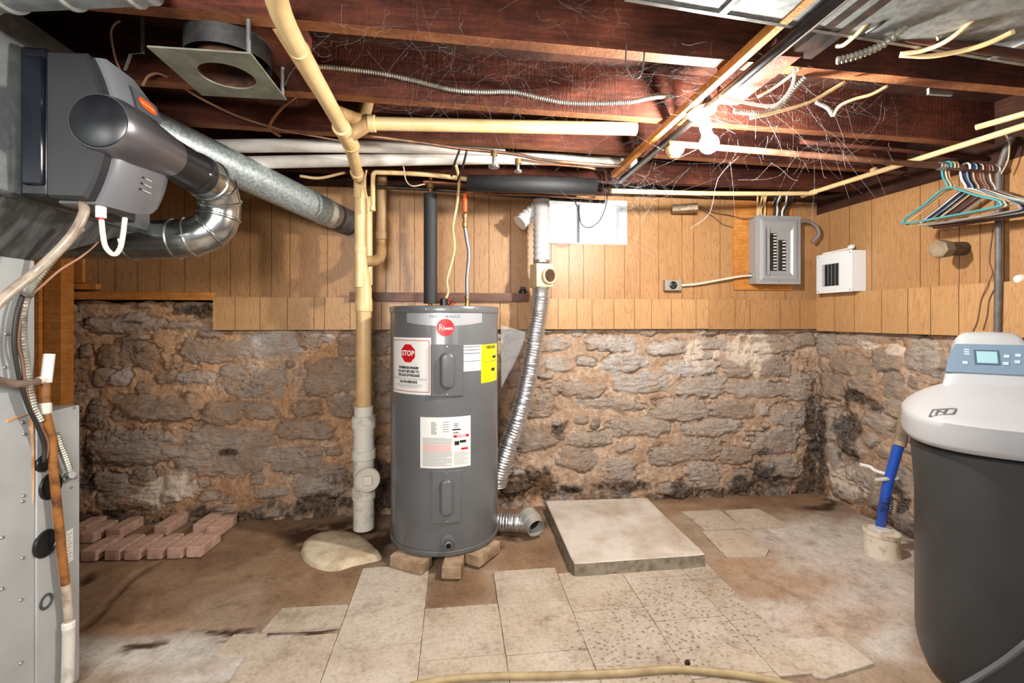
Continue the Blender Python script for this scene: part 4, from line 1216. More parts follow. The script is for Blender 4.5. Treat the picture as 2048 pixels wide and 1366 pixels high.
for k, (u0, L) in enumerate(((.142, .012), (.156, .01), (.168, .012), (.182, .01), (.194, .012))): mb.add([fn(Y0 + u0, 1.921, .007), fn(Y0 + u0 + L, 1.920, .007), fn(Y0 + u0 + L, 1.928, .007), fn(Y0 + u0, 1.929, .007)], [(0, 1, 2, 3)])
mb.build('badge_lettering', mat('badge_pale_orange', sr(246, 170, 120), .4), bdg, smooth=0)
# printed indicator marks on the lower front
mb = MB()
for i in range(3):
    z = 1.688 - i * .018
    mb.add([fn(Y0 + .155, z, .003), fn(Y0 + .185 + .006 * i, z, .003), fn(Y0 + .185 + .006 * i, z + .003, .003), fn(Y0 + .155, z + .003, .003)], [(0, 1, 2, 3)])
mb.build('printed_marks', mat('pale_marks', sr(200, 200, 204), .5), hu, smooth=0)
for i in range(3):
    z = 1.688 - i * .018; c = fn(Y0 + .145, z + .002, .001); MB().lathe([(.0035, 0), (.003, .002), (0, .002)], c, (1, 0, 0), n=8).build('indicator_dot', BLACK, hu)
# water feed under the humidifier
MB().lathe([(.012, 0), (.013, .002), (.013, .05), (.010, .052)], C(202, 436, 1.36), (0, 0, 1), n=16).build('feed_valve', WHITEPLASTIC, hu)
MB().lathe([(.0075, 0), (.0075, .012)], C(202, 441, 1.36), (0, 0, 1), n=12).build('red_collar', RED, hu)
MB().tube([C(203, 413, 1.36), C(204, 392, 1.36)], .0045, 8).build('brass_nipple', BRASS, hu)
TUBING = mat('milky_tubing', sr(222, 212, 196), .35, spec=.6)
o = MB().tube(spline([C(203, 440, 1.36), C(206, 470, 1.36), (C(212, 495, 1.37)), C(228, 509, 1.38), C(240, 497, 1.39), C(246, 470, 1.4), C(250, 436, 1.41)], 6), .0068, 10).build('feed_tube', TUBING, hu)

# elbow duct from the humidifier back to the plenum
SEAM = [(-.971, 1.895, 1.80), (-.971, 1.95, 1.80), (-.97, 2.02, 1.785), (-.972, 2.065, 1.72), (-.99, 2.065, 1.64), (-1.05, 2.05, 1.592), (-1.15, 2.05, 1.575), (-1.35, 2.06, 1.57), (-1.75, 2.08, 1.57)]
ed = thing('bypass_duct', (-1.0, 2.02, 1.5), 'shiny galvanized elbow duct curling back from the black humidifier port', 'duct')
dp = resample(spline(SEAM, 8), .012)
MB().tube(dp, .0775, 32).build('elbow_pipe', SHINY, ed)
for i in (6, 11, 16, 21, 27, 33, 38, 52):
    if i + 1 < len(dp):
        t = (dp[i + 1] - dp[i - 1]).normalized(); MB().lathe([(.0772, -.007), (.083, -.003), (.083, .003), (.0772, .007)], dp[i], t, n=32).build('crimp_ring', SHINY, ed)

# long round duct to the chimney hole in the back wall
lA, lB = C(352, 283, 2.02), C(700, 447, 2.96)
dv = (lB - lA).normalized()
ld_ = thing('flue_duct', tuple((lA + lB) / 2), 'long mottled galvanized round duct sloping down to the back wall', 'duct')
rr = .082
Lk = (lB - lA).length
MB().tube([lA - dv * .35, lA + dv * Lk * .78], rr, 40).build('long_pipe', mat('spangled_galvanized', sr(142, 154, 156), .45, .45, col2=sr(196, 206, 206), ns=70, lo=.38, hi=.66), ld_)
MB().lathe([(rr + .001, 0), (rr + .002, .004), (rr - .001, .06), (rr - .004, .11)], lA + dv * Lk * .775, dv, n=40).build('crimped_end', mat('dull_crimped_end', sr(158, 154, 142), .5, .45, col2=sr(190, 188, 176), ns=20), ld_)
MB().lathe([(rr - .004, 0), (rr - .003, .004), (rr - .003, .13), (rr - .006, .135)], lA + dv * (Lk * .775 + .105), dv, n=40).build('tape_wrap', mat('dark_duct_tape', sr(62, 58, 56), .5, col2=sr(84, 78, 74), ns=20), ld_)
MB().lathe([(rr + .0, 0), (rr + .002, .004), (rr + .002, .2)], lA + dv * (Lk * .775 + .24), dv, n=40).build('wall_thimble', mat('pale_zinc', sr(176, 180, 182), .45, .4), ld_)

# round duct leaving the plenum over the humidifier, and the register boot beside it
rd0, rd1 = Vector((-1.75, 1.21, 1.985)), Vector((-.75, 1.21, 2.115))
td = thing('round_duct', (-1.1, 1.3, 2.09), 'short galvanized round duct with raised seams above the humidifier', 'duct')
MB().tube([rd0, rd1], .098, 36).build('pipe', GALV, td)
for x in (-1.12, -1.06, -.93, -.79):
    MB().lathe([(.0975, -.008), (.104, -.003), (.104, .003), (.0975, .008)], (x, 1.21, 1.985 + .13 * (x + 1.75)), rd1 - rd0, n=36).build('seam_ring', GALV, td)
bt = thing('register_boot', (-.71, 1.54, 2.0), 'square gray sheet metal boot with a round hole, hanging under the joists', 'duct boot')
def square_with_hole(x0, x1, y0, y1, z, cx, cy, r, th):
    mb = MB(); n = 48
    out, inn = [], []
    for k in range(n):
        a = 2 * math.pi * k / n; c, s = math.cos(a), math.sin(a)
        t = 1 / max(abs(c), abs(s))
        out.append((cx + max(-1, min(1, c * t)) * (x1 - x0) / 2 + ((x0 + x1) / 2 - cx), cy + max(-1, min(1, s * t)) * (y1 - y0) / 2 + ((y0 + y1) / 2 - cy)))
        inn.append((cx + r * c, cy + r * s))
    rings = [[Vector((*p, z)) for p in inn], [Vector((*p, z)) for p in out], [Vector((*p, z + th)) for p in out], [Vector((*p, z + th)) for p in inn], [Vector((*p, z)) for p in inn]]
    mb.loft(rings, caps=False); return mb
hcn = onZ(455, 153, 2.0)
square_with_hole(-.845, -.575, 1.395, 1.675, 2.0, hcn.x, hcn.y, .078, .005).build('boot_plate', mat('tarnished_boot_plate', sr(112, 116, 104), .6, .35, col2=sr(142, 144, 130), ns=12, bump=.2, bs=60), bt, smooth=0)
mb = MB(); mb.lathe([(.0785, .0), (.080, .02), (.080, .30), (.076, .30), (.076, .0)], (hcn.x, hcn.y, 2.004), n=40, caps=False); mb.build('hole_collar', mat('rusty_boot_inside', sr(96, 54, 30), .75, .2, col2=sr(40, 26, 20), ns=18), bt)
mb = MB(); mb.lathe([(.118, .0), (.118, .20), (.10, .21), (0, .21)], (hcn.x + .005, hcn.y + .0, 2.04), n=40, caps=False); mb.build('boot_can', mat('sooty_sheet_metal', sr(52, 52, 54), .5, .5, col2=sr(84, 84, 86), ns=12), bt)
for (x, y) in ((-.583, 1.40), (-.583, 1.66), (-.838, 1.66)):
    MB().tube([(x, y, 2.006), (x, y, ZC)], .006, 8).build('hanger_strap', GALV, bt)

# ------------------------------------------------------------------ pipes and cables hung on the furnace side
def single(pts, r, name, m, label_, cat, group=None, n=10, smooth=6, corr=None, org=None):
    P = spline(pts, smooth) if smooth else [Vector(p) for p in pts]
    mb = MB()
    if corr:
        step, amp = corr
        P = resample(P, step / 4)
        R_ = [r + amp * math.cos(i * math.pi / 2) for i in range(len(P))]
        mb.tube(P, R_, n)
    else: mb.tube(P, r, n)
    return tag(mb.build(name, m, smooth=180 if not corr else 60), label_, cat, group)
X1 = FX + .030
fxp = lambda px, py, d=0: onX(px, py, X1 + d)
cp = thing('condensate_pipe', tuple(fxp(140, 1340)), 'rusty brown condensate drain pipe hanging down the furnace side, white fitting on top', 'drain pipe')
RUSTBROWN = mat('rust_streaked_pipe', sr(150, 98, 44), .55, col2=sr(84, 50, 26), ns=22)
MB().tube(spline([fxp(91, 760), fxp(91, 800), fxp(92, 830), fxp(103, 880), fxp(109, 960), fxp(117, 1040), fxp(124, 1110), fxp(131, 1170)], 6), .0125, 14).build('rusty_length', RUSTBROWN, cp)
MB().tube(spline([fxp(131, 1168), fxp(136, 1210), fxp(138, 1250)], 5), .013, 14).build('lower_length', mat('chalky_gray_pipe', sr(196, 184, 170), .6, col2=sr(150, 130, 110), ns=20), cp)
MB().tube(spline([fxp(137, 1246), fxp(137, 1300), fxp(135, 1364)], 5), .017, 16).build('floor_sleeve', WPVC_DIRTY, cp)
MB().lathe([(.014, -.012), (.018, -.008), (.018, .008), (.014, .012)], fxp(137, 1250), (0, 0, 1), n=16).build('knuckle', WPVC, cp)
MB().tube([fxp(92, 765), fxp(99, 708)], .0145, 16).build('white_riser', WPVC, cp)
MB().tube([fxp(95, 757), fxp(76, 762)], .012, 14).build('side_inlet', WPVC, cp)
MB().lathe([(.0125, -.016), (.0165, -.012), (.0165, .016), (.0125, .02)], fxp(90, 818), (0, 0, 1), n=16).build('glue_collar', WPVC_DIRTY, cp)
VINYL = mat('grimy_clear_tubing', sr(136, 118, 106), .3, col2=sr(92, 74, 64), ns=10, spec=.7)
single([fxp(-40, 752), fxp(0, 762), fxp(30, 768), fxp(60, 766), fxp(78, 762)], .0115, 'condensate_hose', VINYL, 'grimy clear hose joining the white fitting of the rusty pipe', 'hose', n=14)
single([C(166, 405, 1.34), C(168, 425, 1.33), C(150, 462, 1.31), C(118, 500, 1.29), C(70, 545, 1.27), C(25, 580, 1.22), C(-10, 612, 1.18), C(-60, 660, 1.12)], .0125, 'humidifier_hose', mat('clouded_drain_hose', sr(168, 156, 142), .35, col2=sr(120, 104, 90), ns=12, spec=.6), 'clouded clear drain hose running down from under the humidifier', 'hose', n=14)
o = single([C(167, 455, 1.46), C(150, 470, 1.45), C(120, 502, 1.44), C(85, 545, 1.42), C(60, 582, 1.40), fxp(48, 620), fxp(46, 670), fxp(52, 720), fxp(58, 770), fxp(68, 815), fxp(82, 842)], .0095, 'armored_cable', ARMOR, 'ribbed steel armored cable looping down the furnace side', 'cable', n=12, corr=(.009, .0014))
single([fxp(112, 868), fxp(122, 895), fxp(132, 920), fxp(139, 940)], .0092, 'flexible_conduit', ARMOR, 'short ribbed conduit entering the furnace box beside the rusty pipe', 'conduit', n=12, corr=(.009, .0014))
c = fxp(143, 950, -.01); MB_ = MB(); MB_.lathe([(.016, 0), (.016, .012), (.012, .014), (.012, .03)], c + Vector((-.018, 0, -.01)), (1, -.3, .5), n=14)
tag(MB_.build('conduit_connector', STEEL), 'zinc elbow connector at the end of the short ribbed conduit', 'connector')
single([fxp(44, 590), fxp(33, 630), fxp(28, 680), fxp(32, 720), fxp(42, 770), fxp(58, 818), fxp(74, 850), fxp(88, 890), fxp(88, 925)], .0055, 'control_cable', BLACKCABLE, 'black cable running down into the upper furnace grommet', 'cable')
single([fxp(52, 592), fxp(40, 640), fxp(36, 690), fxp(44, 722), fxp(52, 780), fxp(66, 830), fxp(88, 866), fxp(96, 890), fxp(92, 918)], .0045, 'thermostat_wire', BROWNWIRE, 'thin brown wire strapped to the armored cable on the furnace', 'wire')
single([C(205, 470, 1.7), C(190, 490, 1.66), C(160, 515, 1.62), C(120, 540, 1.55), C(80, 575, 1.46), fxp(60, 592)], .0035, 'bell_wire', mat('pink_brown_wire', sr(186, 140, 118), .5), 'thin pinkish wire drooping beside the armored cable below the plenum', 'wire')
mb = MB(); mb.tube([fxp(36, 578, .01), fxp(50, 590, .012), fxp(66, 592, .012)], .0045, 8); tag(mb.build('cable_clamp', STEEL), 'small metal clamp holding the cables at the furnace edge', 'clamp')
single([C(96, 560, 2.75), C(92, 610, 2.75), C(100, 660, 2.76), C(116, 700, 2.76), C(122, 740, 2.76), C(119, 772, 2.76), C(108, 800, 2.7)], .0035, 'bell_wire', BLACKCABLE, 'thin dark wire stapled down the orange framing stud', 'wire')
single([C(130, 520, 2.70), C(134, 580, 2.70), C(142, 610, 2.72), C(133, 680, 2.74), C(127, 740, 2.76), C(120, 775, 2.76)], .0022, 'bell_wire', BROWNWIRE, 'thin pale wire hanging in front of the stud and stone corner', 'wire')
single([C(284, 172, 1.62), C(300, 150, 1.62), C(330, 152, 1.66), C(400, 196, 1.82), C(480, 234, 2.0), C(560, 258, 2.08), C(650, 276, 2.2), C(700, 284, 2.25)], .0045, 'bell_wire', mat('tan_wire', sr(150, 112, 84), .5), 'tan cable running from the humidifier past the register boot toward the drain stack', 'wire')
single([C(245, 150, 1.5), C(232, 120, 1.46), C(222, 70, 1.4), C(228, 50, 1.36), C(240, 42, 1.34)], .003, 'bell_wire', BROWNWIRE, 'thin brown wire hooked up to the joist above the humidifier', 'wire')
mb = MB(); mb.bar(C(262, 108, 1.52), C(250, 140, 1.54), .016, .003, (1, 0, 0)); mb.bar(C(262, 108, 1.52), C(285, 106, 1.56), .016, .003); mb.bar(C(285, 106, 1.56), C(285, 106, 1.56) + Vector((0, 0, .19)), .016, .003, (1, 0, 0)); tag(mb.build('duct_strap', GALV), 'bent galvanized strap between humidifier and joist', 'strap')
single([C(594, 192, 1.86), C(565, 215, 1.9), C(545, 240, 1.95), C(540, 258, 1.98), C(560, 272, 2.05)], .006, 'copper_tube', COPPER, 'bent copper tube hooked behind the register boot', 'pipe')

# ================================================================== pipes under the joists
single([C(425, 293, 2.26), C(560, 291, 2.30), C(700, 292, 2.34), C(850, 294, 2.39), C(1010, 299, 2.44)], .0325, 'plumbing_pipe', WPVC, 'upper of two white plastic pipes running under the joists', 'pipe', n=24)
single([C(425, 327, 2.34), C(600, 323, 2.38), C(760, 320, 2.42), C(1024, 317, 2.50), C(1270, 325, 2.60)], .0315, 'plumbing_pipe', WPVC, 'lower of two white plastic pipes running under the joists', 'pipe', n=24)
cv = thing('supply_pipe', tuple(C(745, 345, 2.5)), 'thin cream plastic water pipe beside the drain stack, running to the foam lagged pipe', 'pipe')
MB().tube(spline([C(746, 420, 2.52), C(746, 360, 2.52), C(749, 346, 2.52), C(765, 345, 2.52), C(850, 349, 2.53), C(940, 359, 2.54)], 6), .0125, 14).build('pipe_run', CPVC, cv)
MB().lathe([(.012, -.012), (.0165, -.01), (.0165, .012), (.012, .016)], C(745, 418, 2.52), (0, 0, 1), n=14).build('end_cap', CPVC, cv)
MB().tube(spline([C(733, 340, 2.5), C(729, 370, 2.5), C(735, 400, 2.5), C(736, 425, 2.5)], 5), .005, 8).build('tied_wire', ROMEX, cv)
# foam lagging
single([C(934, 367, 2.5), C(1060, 369, 2.52), C(1192, 373, 2.55)], .045, 'pipe_insulation', BLACKFOAM, 'black foam lagged pipe lying horizontally under the joists', 'pipe insulation', n=28, smooth=0)
hi = thing('hot_water_pipe', (C(860, 600, 2.66).x, C(860, 600, 2.66).y, 1.32), 'upright black foam lagged hot water pipe rising from the heater top', 'pipe')
q0, q1 = C(861, 604, 2.66), C(859, 388, 2.66); q1.x, q1.y = q0.x, q0.y; q0.z = ZT - .004
MB().tube([q0 + Vector((0, 0, .02)), q1], .0385, 28).build('foam_sleeve', BLACKFOAM, hi)
MB().tube([q0, q1 + Vector((0, 0, .09))], .011, 12).build('copper_riser', COPPER, hi)
MB().lathe([(.014, 0), (.02, .004), (.02, .028), (.014, .032)], q1 + Vector((0, 0, .03)), n=14).build('corroded_tee', mat('green_corroded_brass', sr(140, 112, 64), .6, .4, col2=sr(110, 70, 36), ns=30), hi)
MB().tube([q1 + Vector((-.04, 0, .07)), q1 + Vector((.18, .0, .065))], .011, 12).build('copper_elbow', COPPER, hi)
single([C(750, 288, 2.3), C(790, 300, 2.4), C(806, 330, 2.45), C(812, 360, 2.5), C(825, 372, 2.55), C(850, 368, 2.6)], .0035, 'ground_wire', mat('pale_pink_wire', sr(212, 180, 152), .5), 'pale wire drooping from the white pipes to the hot water pipe', 'wire')
fc = thing('flexible_connector', tuple(cn), 'ribbed steel water connector with an orange end, standing on the heater top', 'pipe')
MB().tube(spline([cn + Vector((0, 0, .06)), C(934, 560, 2.66), C(938, 510, 2.66), C(934, 480, 2.66), C(930, 455, 2.66)], 8), .011, 14).build('braided_hose', mat('dull_braided_steel', sr(142, 146, 152), .35, .8, bump=.8, bs=300), fc)
MB().lathe([(.012, 0), (.0155, .004), (.0155, .03), (.012, .034), (.012, .05), (.0155, .052), (.0155, .075), (.011, .08)], C(930, 455, 2.66), n=14).build('coupling_nut', BRASS, fc)
MB().tube([C(930, 424, 2.66), C(930, 388, 2.66)], .013, 14).build('orange_end', mat('orange_plastic', sr(232, 92, 34), .4), fc)
single([C(912, 330, 2.4), C(918, 360, 2.5), C(916, 392, 2.6), C(912, 420, 2.64), C(906, 455, 2.64), C(909, 495, 2.64), C(902, 530, 2.64), C(894, 560, 2.64), C(896, 585, 2.64), Vector((jb.x + .002, jb.y, ZT + .03))], .0078, 'power_cable', ROMEX, 'flat cream electrical cable hanging down to the heater top', 'cable')
wn = thing('wire_nuts', (jb.x + .05, jb.y, ZT), 'cluster of red and black wire connectors on the heater top', 'wire connector')
for i, (dx, dy, dz, m) in enumerate(((.035, 0, .04, RED), (.05, -.01, .03, BLACK), (.056, .012, .045, BLACK), (.066, 0, .025, RED))):
    MB().tube([(jb.x + .02, jb.y, ZT), (jb.x + dx - .01, jb.y + dy, ZT + dz - .012), (jb.x + dx, jb.y + dy, ZT + dz)], [.003, .003, .006], 8).build('connector', m, wn)
# valve line
vp = thing('valve_line', tuple(C(920, 298, 2.2)), 'aged copper line with two stop valves under the joists', 'pipe')
MB().tube(spline([C(690, 265, 2.12), C(770, 276, 2.16), C(860, 288, 2.2), C(920, 297, 2.22), C(985, 303, 2.22), C(1040, 310, 2.22), C(1080, 319, 2.23), C(1150, 326, 2.26), C(1240, 333, 2.32)], 6), .0085, 12).build('pipe_run', mat('dull_copper', sr(150, 110, 86), .35, .6, col2=sr(96, 78, 66), ns=14), vp)
for px, py, s in ((988, 302, 1.0), (1036, 318, .72)):
    a = C(px, py, 2.21)
    vv = MB().lathe([(.011, .0), (.016, .002), (.016, -.02)], a + Vector((0, 0, -.002)), n=14).build('valve_body', BRASS, vp)
    MB().lathe([(.008 * s, .0), (.010 * s, -.02), (.008 * s, -.045 * s), (.026 * s, -.05 * s), (.026 * s, -.06 * s), (.01 * s, -.066 * s), (0, -.066 * s)], a + Vector((0, 0, -.02)), n=14).build('valve_handle', STEEL, vv)
single([C(1040, 319, 2.24), C(1090, 327, 2.26), C(1160, 333, 2.3), C(1190, 338, 2.32)], .006, 'copper_tube', COPPER, 'thinner copper tube beyond the second stop valve', 'pipe')
single([C(925, 384, 2.72), C(1000, 388, 2.74), C(1100, 391, 2.76), C(1190, 395, 2.78)], .008, 'copper_tube', COPPER, 'copper tube running just below the horizontal foam lagging', 'pipe')
single([C(700, 372, 2.76), C(800, 376, 2.78), C(920, 383, 2.8), C(1060, 395, 2.84), C(1210, 404, 2.88)], .0105, 'iron_pipe', DKIRON, 'dark pipe along the top of the back wall behind the foam lagging', 'pipe')
for i, (a, b, cpos, lab) in enumerate((((920, 298), (908, 330), (903, 352), 'first of two dark straps looped over the copper valve line'), ((934, 300), (925, 335), (915, 362), 'second dark strap looped over the copper valve line beside the cream cable'))):
    single([C(*a, 2.2), C(*b, 2.25), C(*cpos, 2.34)], .0055, 'pipe_strap', DKIRON, lab, 'strap')
# cream water line along the back wall, turning along the right wall
cl = thing('supply_pipe', tuple(C(1620, 387, 2.93)), 'long cream plastic water pipe along the back wall turning toward the hangers', 'pipe')
w0, w1, w2 = C(1222, 382, 2.62), C(1618, 387, 2.93), C(2120, 229, 1.80)
MB().tube(spline([w0, C(1420, 387, 2.77), w1 - (w1 - w0).normalized() * .04, w1, w1 + (w2 - w1).normalized() * .04, w2], 6), .0135, 14).build('pipe_run', CPVC, cl)
MB().lathe([(.0132, -.02), (.0175, -.018), (.0175, .018), (.0132, .02)], w1 + (w2 - w1).normalized() * .035, w2 - w1, n=14).build('elbow_collar', CPVC, cl)
pm = C(1748, 341, 2.53)
MB().lathe([(.0132, -.012), (.017, -.01), (.017, .01), (.0132, .012)], pm, w2 - w1, n=14).build('coupling', CPVC, cl)
single([C(1952, 255, 1.98), C(2048, 228, 1.85), C(2110, 210, 1.78)], .0125, 'supply_pipe', CPVC, 'short cream plastic pipe above the long one at the far right', 'pipe', smooth=0)

# the run of lath, black pipe and conduit under the joists, going away to the back wall
bx = .945
single([(bx + .012, .35, 2.058), (bx + .012, 2.62, 2.058)], .0165, 'iron_pipe', mat('black_iron', sr(34, 32, 34), .35, .3), 'black iron pipe running from overhead to the back wall beside the pale lath', 'pipe', n=16, smooth=0)
tag(MB().box((bx - .055, .35, 2.068), (bx - .028, 2.60, ZJ - .002)).build('wood_lath', LUMBER, bevel=.001), 'long pale wood lath nailed under the joists beside the black pipe', 'lath')
single([(bx + .050, .35, 2.075), (bx + .050, 1.35, 2.075)], .011, 'iron_pipe', DKIRON, 'thin dark pipe ending before the second joist beside the black iron pipe', 'pipe', n=12, smooth=0)
tag(MB().box((1.03, .35, 2.07), (1.058, 1.31, 2.092)).build('iron_bar', DKIRON), 'dark flat iron bar under the galvanized duct, beside the pipes', 'bar')
tag(MB().box((1.085, .35, 2.068), (1.112, 1.34, 2.092)).build('iron_bar', DKIRON), 'second dark flat iron bar, farther from the pale lath', 'bar')
tag(MB().box((bx + .066, 1.36, 2.085), (bx + .15, 1.70, ZJ + .16)).build('wood_block', JOIST, bevel=.002), 'reddish blocking between the joists next to the lampholder', 'block')
# right hand galvanized duct
g0, g1 = onZ(1250, -2, 2.07), onZ(2048, 129, 2.07)
dx_ = (g1 - g0).normalized(); nx_ = Vector((-dx_.y, dx_.x, 0))
mb = MB(); P = [g0 - dx_ * 2.4 * 0 - dx_ * .0, g1 + dx_ * .9]
q = [P[0], P[1], P[1] - nx_ * .55, P[0] - nx_ * .55]
mb.loft([[Vector((p.x, p.y, 2.072)) for p in q], [Vector((p.x, p.y, 2.29)) for p in q]])
gd_ = thing('rectangular_duct', tuple(g0), 'wide galvanized rectangular duct across the ceiling at the upper right', 'duct')
mb.build('duct_body', GALV_DULL, gd_, smooth=0, bevel=.003)
MB().bar(P[0] + Vector((0, 0, .004)), P[1] + Vector((0, 0, .004)), .012, .012).build('edge_cleat', SHINY, gd_)
for t in (.28, 1.25):
    c = P[0] + dx_ * t; MB().bar(c + Vector((0, 0, .0)), c - nx_ * .55, .022, .006).build('cross_seam', SHINY, gd_)
single([C(1570, 38, 1.35), C(1700, 58, 1.36), C(1850, 80, 1.38), C(2080, 115, 1.40)], .0135, 'iron_pipe', RUSTPIPE, 'red brown iron pipe crossing under the galvanized duct', 'pipe', n=16, smooth=0)
# closet rod with its hangers
rod0, rod1 = C(1338, 287, 2.02), C(2000, 342, 2.20)
single([rod0, rod1 + (rod1 - rod0).normalized() * .12], .0135, 'hanging_rod', mat('brown_rod', sr(136, 96, 74), .45, .2, col2=sr(98, 64, 48), ns=10), 'long brown rod under the joists that carries the hangers', 'rod', n=16, smooth=0)
single([C(1600, 283, 2.25), C(1800, 300, 2.27), C(1995, 320, 2.28)], .012, 'wood_strip', JOIST, 'thin reddish wood strip above the brown hanging rod', 'strip', n=4, smooth=0)
rdir = (rod1 - rod0).normalized()
def hanger(t, col, label_, tilt=0.0, W=.205, drop=.0, hook=(.0, .0)):
    o_ = rod0 + rdir * t
    yv = Vector((0, 1, 0)); yv = (yv - rdir * yv.dot(rdir)).normalized()
    M = lambda y, z: o_ + yv * (y * math.cos(tilt) - z * math.sin(tilt) * .0) + Vector((0, 0, z + y * math.tan(tilt) * .5)) + rdir * y * math.sin(tilt) * .4
    th = thing('clothes_hanger', tuple(M(0, -.10)), label_, 'hanger', 'hangers on the brown rod')
    r = .0048
    P = [M(-.003, -.10), M(0, -.08), M(.016, -.05), M(.0215, -.022)]
    P += [M(.0215 * math.cos(a), .001 + .0205 * math.sin(a)) for a in [k * math.pi / 8 for k in range(0, 9)]]
    P += [M(-.0215, -.01)]
    MB().tube(spline(P, 3), r * .95, 8).build('hook', col, th, smooth=180)
    A, B = -.10, -.215 - drop
    tri = [M(.0, A), M(.03, A - .006), M(W * .55, A - .06), M(W - .012, B + .028), M(W + .002, B + .012), M(W - .012, B), M(0, B - .003), M(-W + .012, B), M(-W - .002, B + .012), M(-W + .012, B + .028), M(-W * .55, A - .06), M(-.03, A - .006), M(0, A)]
    MB().tube(spline(tri, 4), r, 8).build('frame', col, th, smooth=180)
    return th
L0 = (C(1893, 333, 2.17) - rod0).length
HC = {'teal': sr(60, 140, 146), 'white': sr(232, 232, 232), 'cream': sr(216, 204, 178), 'tan': sr(176, 150, 112), 'navy': sr(44, 60, 110), 'black': sr(34, 34, 38), 'ltblue': sr(150, 186, 214), 'brown': sr(110, 66, 52), 'rose': sr(176, 120, 116), 'gray': sr(150, 150, 150)}
hm = {k: mat('hanger_plastic_' + k, v, .25, spec=.6) for k, v in HC.items()}
HL = [(0, 'teal', 'teal plastic clothes hanger, first on the rod', .02), (.014, 'cream', 'cream clothes hanger directly behind the teal one', .05), (.028, 'tan', 'tan clothes hanger, third on the rod beside the wide gap', -.03), (.078, 'white', 'thick white clothes hanger, first after the gap on the rod', .04),
      (.092, 'navy', 'navy blue clothes hanger next to the thick white one', .08), (.105, 'ltblue', 'pale blue clothes hanger between the navy and black ones', .03), (.118, 'black', 'black clothes hanger after the pale blue one', .1), (.132, 'cream', 'cream clothes hanger between the black and brown ones', .0),
      (.146, 'brown', 'brown clothes hanger beside the rose one', .05), (.16, 'rose', 'dusty rose clothes hanger between brown and gray', .09), (.174, 'gray', 'gray clothes hanger between the rose and the last brown one', .02), (.188, 'brown', 'brown clothes hanger, second from the wall end', .06), (.203, 'white', 'white clothes hanger, last on the rod toward the wall', .1)]
for t, k, lab, ti in HL: hanger(L0 + t * 1.25, hm[k], lab, ti + .05, .222 + rnd.uniform(-.006, .006), rnd.uniform(.012, .03))
wr = thing('rod_spring', tuple(rod0 + rdir * (L0 - .03)), 'coiled clear tubing wrapped round the brown rod before the hangers', 'coil')
cpts = []
for k in range(60):
    a = k * .7; c = rod0 + rdir * (L0 - .045 + k * .0006); cpts.append(c + Vector((0, math.cos(a), math.sin(a))) * .0165)
MB().tube(cpts, .003, 6).build('coil', STEEL, wr)

# cables at the upper right
CB = [('armored_cable', ARMOR, [(1880, -20, 1.3), (1840, 25, 1.3), (1800, 62, 1.32), (1760, 92, 1.36), (1710, 112, 1.4), (1672, 122, 1.43)], .011, 'thick ribbed armored cable crossing under the galvanized duct', (.011, .002)),
      ('armored_cable', ARMOR, [(1950, -10, 1.3), (1915, 30, 1.32), (1885, 62, 1.35), (1870, 75, 1.36)], .011, 'shorter ribbed armored cable nearer the right edge, under the duct', (.011, .002)),
      ('power_cable', ROMEX, [(1985, -10, 1.24), (1950, 35, 1.28), (1900, 78, 1.34), (1850, 100, 1.4), (1800, 108, 1.44)], .0065, 'cream cable curving past the end of the shorter armored cable', None),
      ('power_cable', ROMEX, [(2030, 62, 1.3), (1980, 85, 1.34), (1930, 100, 1.38), (1860, 112, 1.42), (1800, 110, 1.45)], .0075, 'cream cable with a black taped end under the duct', None),
      ('power_cable', ROMEX, [(1765, -10, 1.24), (1745, 30, 1.28), (1722, 60, 1.32), (1690, 88, 1.38), (1675, 92, 1.42)], .006, 'cream cable beside the black cable at the top of the frame', None),
      ('power_cable', BLACKCABLE, [(1800, -10, 1.24), (1780, 25, 1.27), (1755, 50, 1.3), (1720, 70, 1.36)], .007, 'black cable curving under the galvanized duct', None),
      ('power_cable', WHITECABLE, [(1440, 193, 1.62), (1490, 205, 1.62), (1540, 212, 1.6), (1565, 200, 1.58), (1585, 170, 1.56), (1590, 135, 1.54)], .0055, 'white cable sagging from the black pipe beside the lampholder', None),
      ('power_cable', ROMEX, [(1500, 236, 1.72), (1560, 222, 1.7), (1620, 204, 1.68), (1660, 182, 1.66), (1690, 164, 1.64)], .0062, 'long cream cable stretched along the joist right of the lampholder', None),
      ('power_cable', ROMEX, [(1666, 233, 1.74), (1680, 212, 1.72), (1710, 198, 1.7), (1745, 188, 1.68), (1775, 172, 1.66)], .0058, 'wavy short cream cable hanging between two joists', None),
      ('power_cable', ROMEX, [(1515, 194, 1.7), (1550, 174, 1.66), (1580, 152, 1.6), (1600, 135, 1.56)], .0052, 'cream cable passing behind the white cable near the lampholder', None),
      ('armored_cable', ARMOR, [(1468, 222, 1.72), (1520, 226, 1.72), (1560, 212, 1.7), (1590, 176, 1.66), (1612, 152, 1.62)], .0085, 'armored cable looping behind the white cable near the lampholder', (.009, .0015)),
      ('armored_cable', ARMOR, [(1632, 204, 1.74), (1655, 216, 1.74), (1666, 232, 1.74)], .007, 'short stub of armored cable poking out of the joist', (.008, .0013)),
      ('armored_cable', ARMOR, [(636, 133, 1.74), (690, 138, 1.75), (760, 147, 1.77), (830, 162, 1.79), (900, 179, 1.80), (960, 184, 1.82), (1024, 184, 1.84), (1080, 196, 1.85), (1130, 205, 1.86), (1200, 207, 1.87), (1260, 204, 1.88), (1300, 196, 1.89), (1346, 191, 1.9)], .0082, 'long armored cable draped across the face of the second joist', (.0088, .0015)),
      ('power_cable', ROMEX, [(600, 352, 2.5), (640, 356, 2.52), (690, 345, 2.54)], .008, 'cream cable stub behind the drain stack above the round duct', None)]
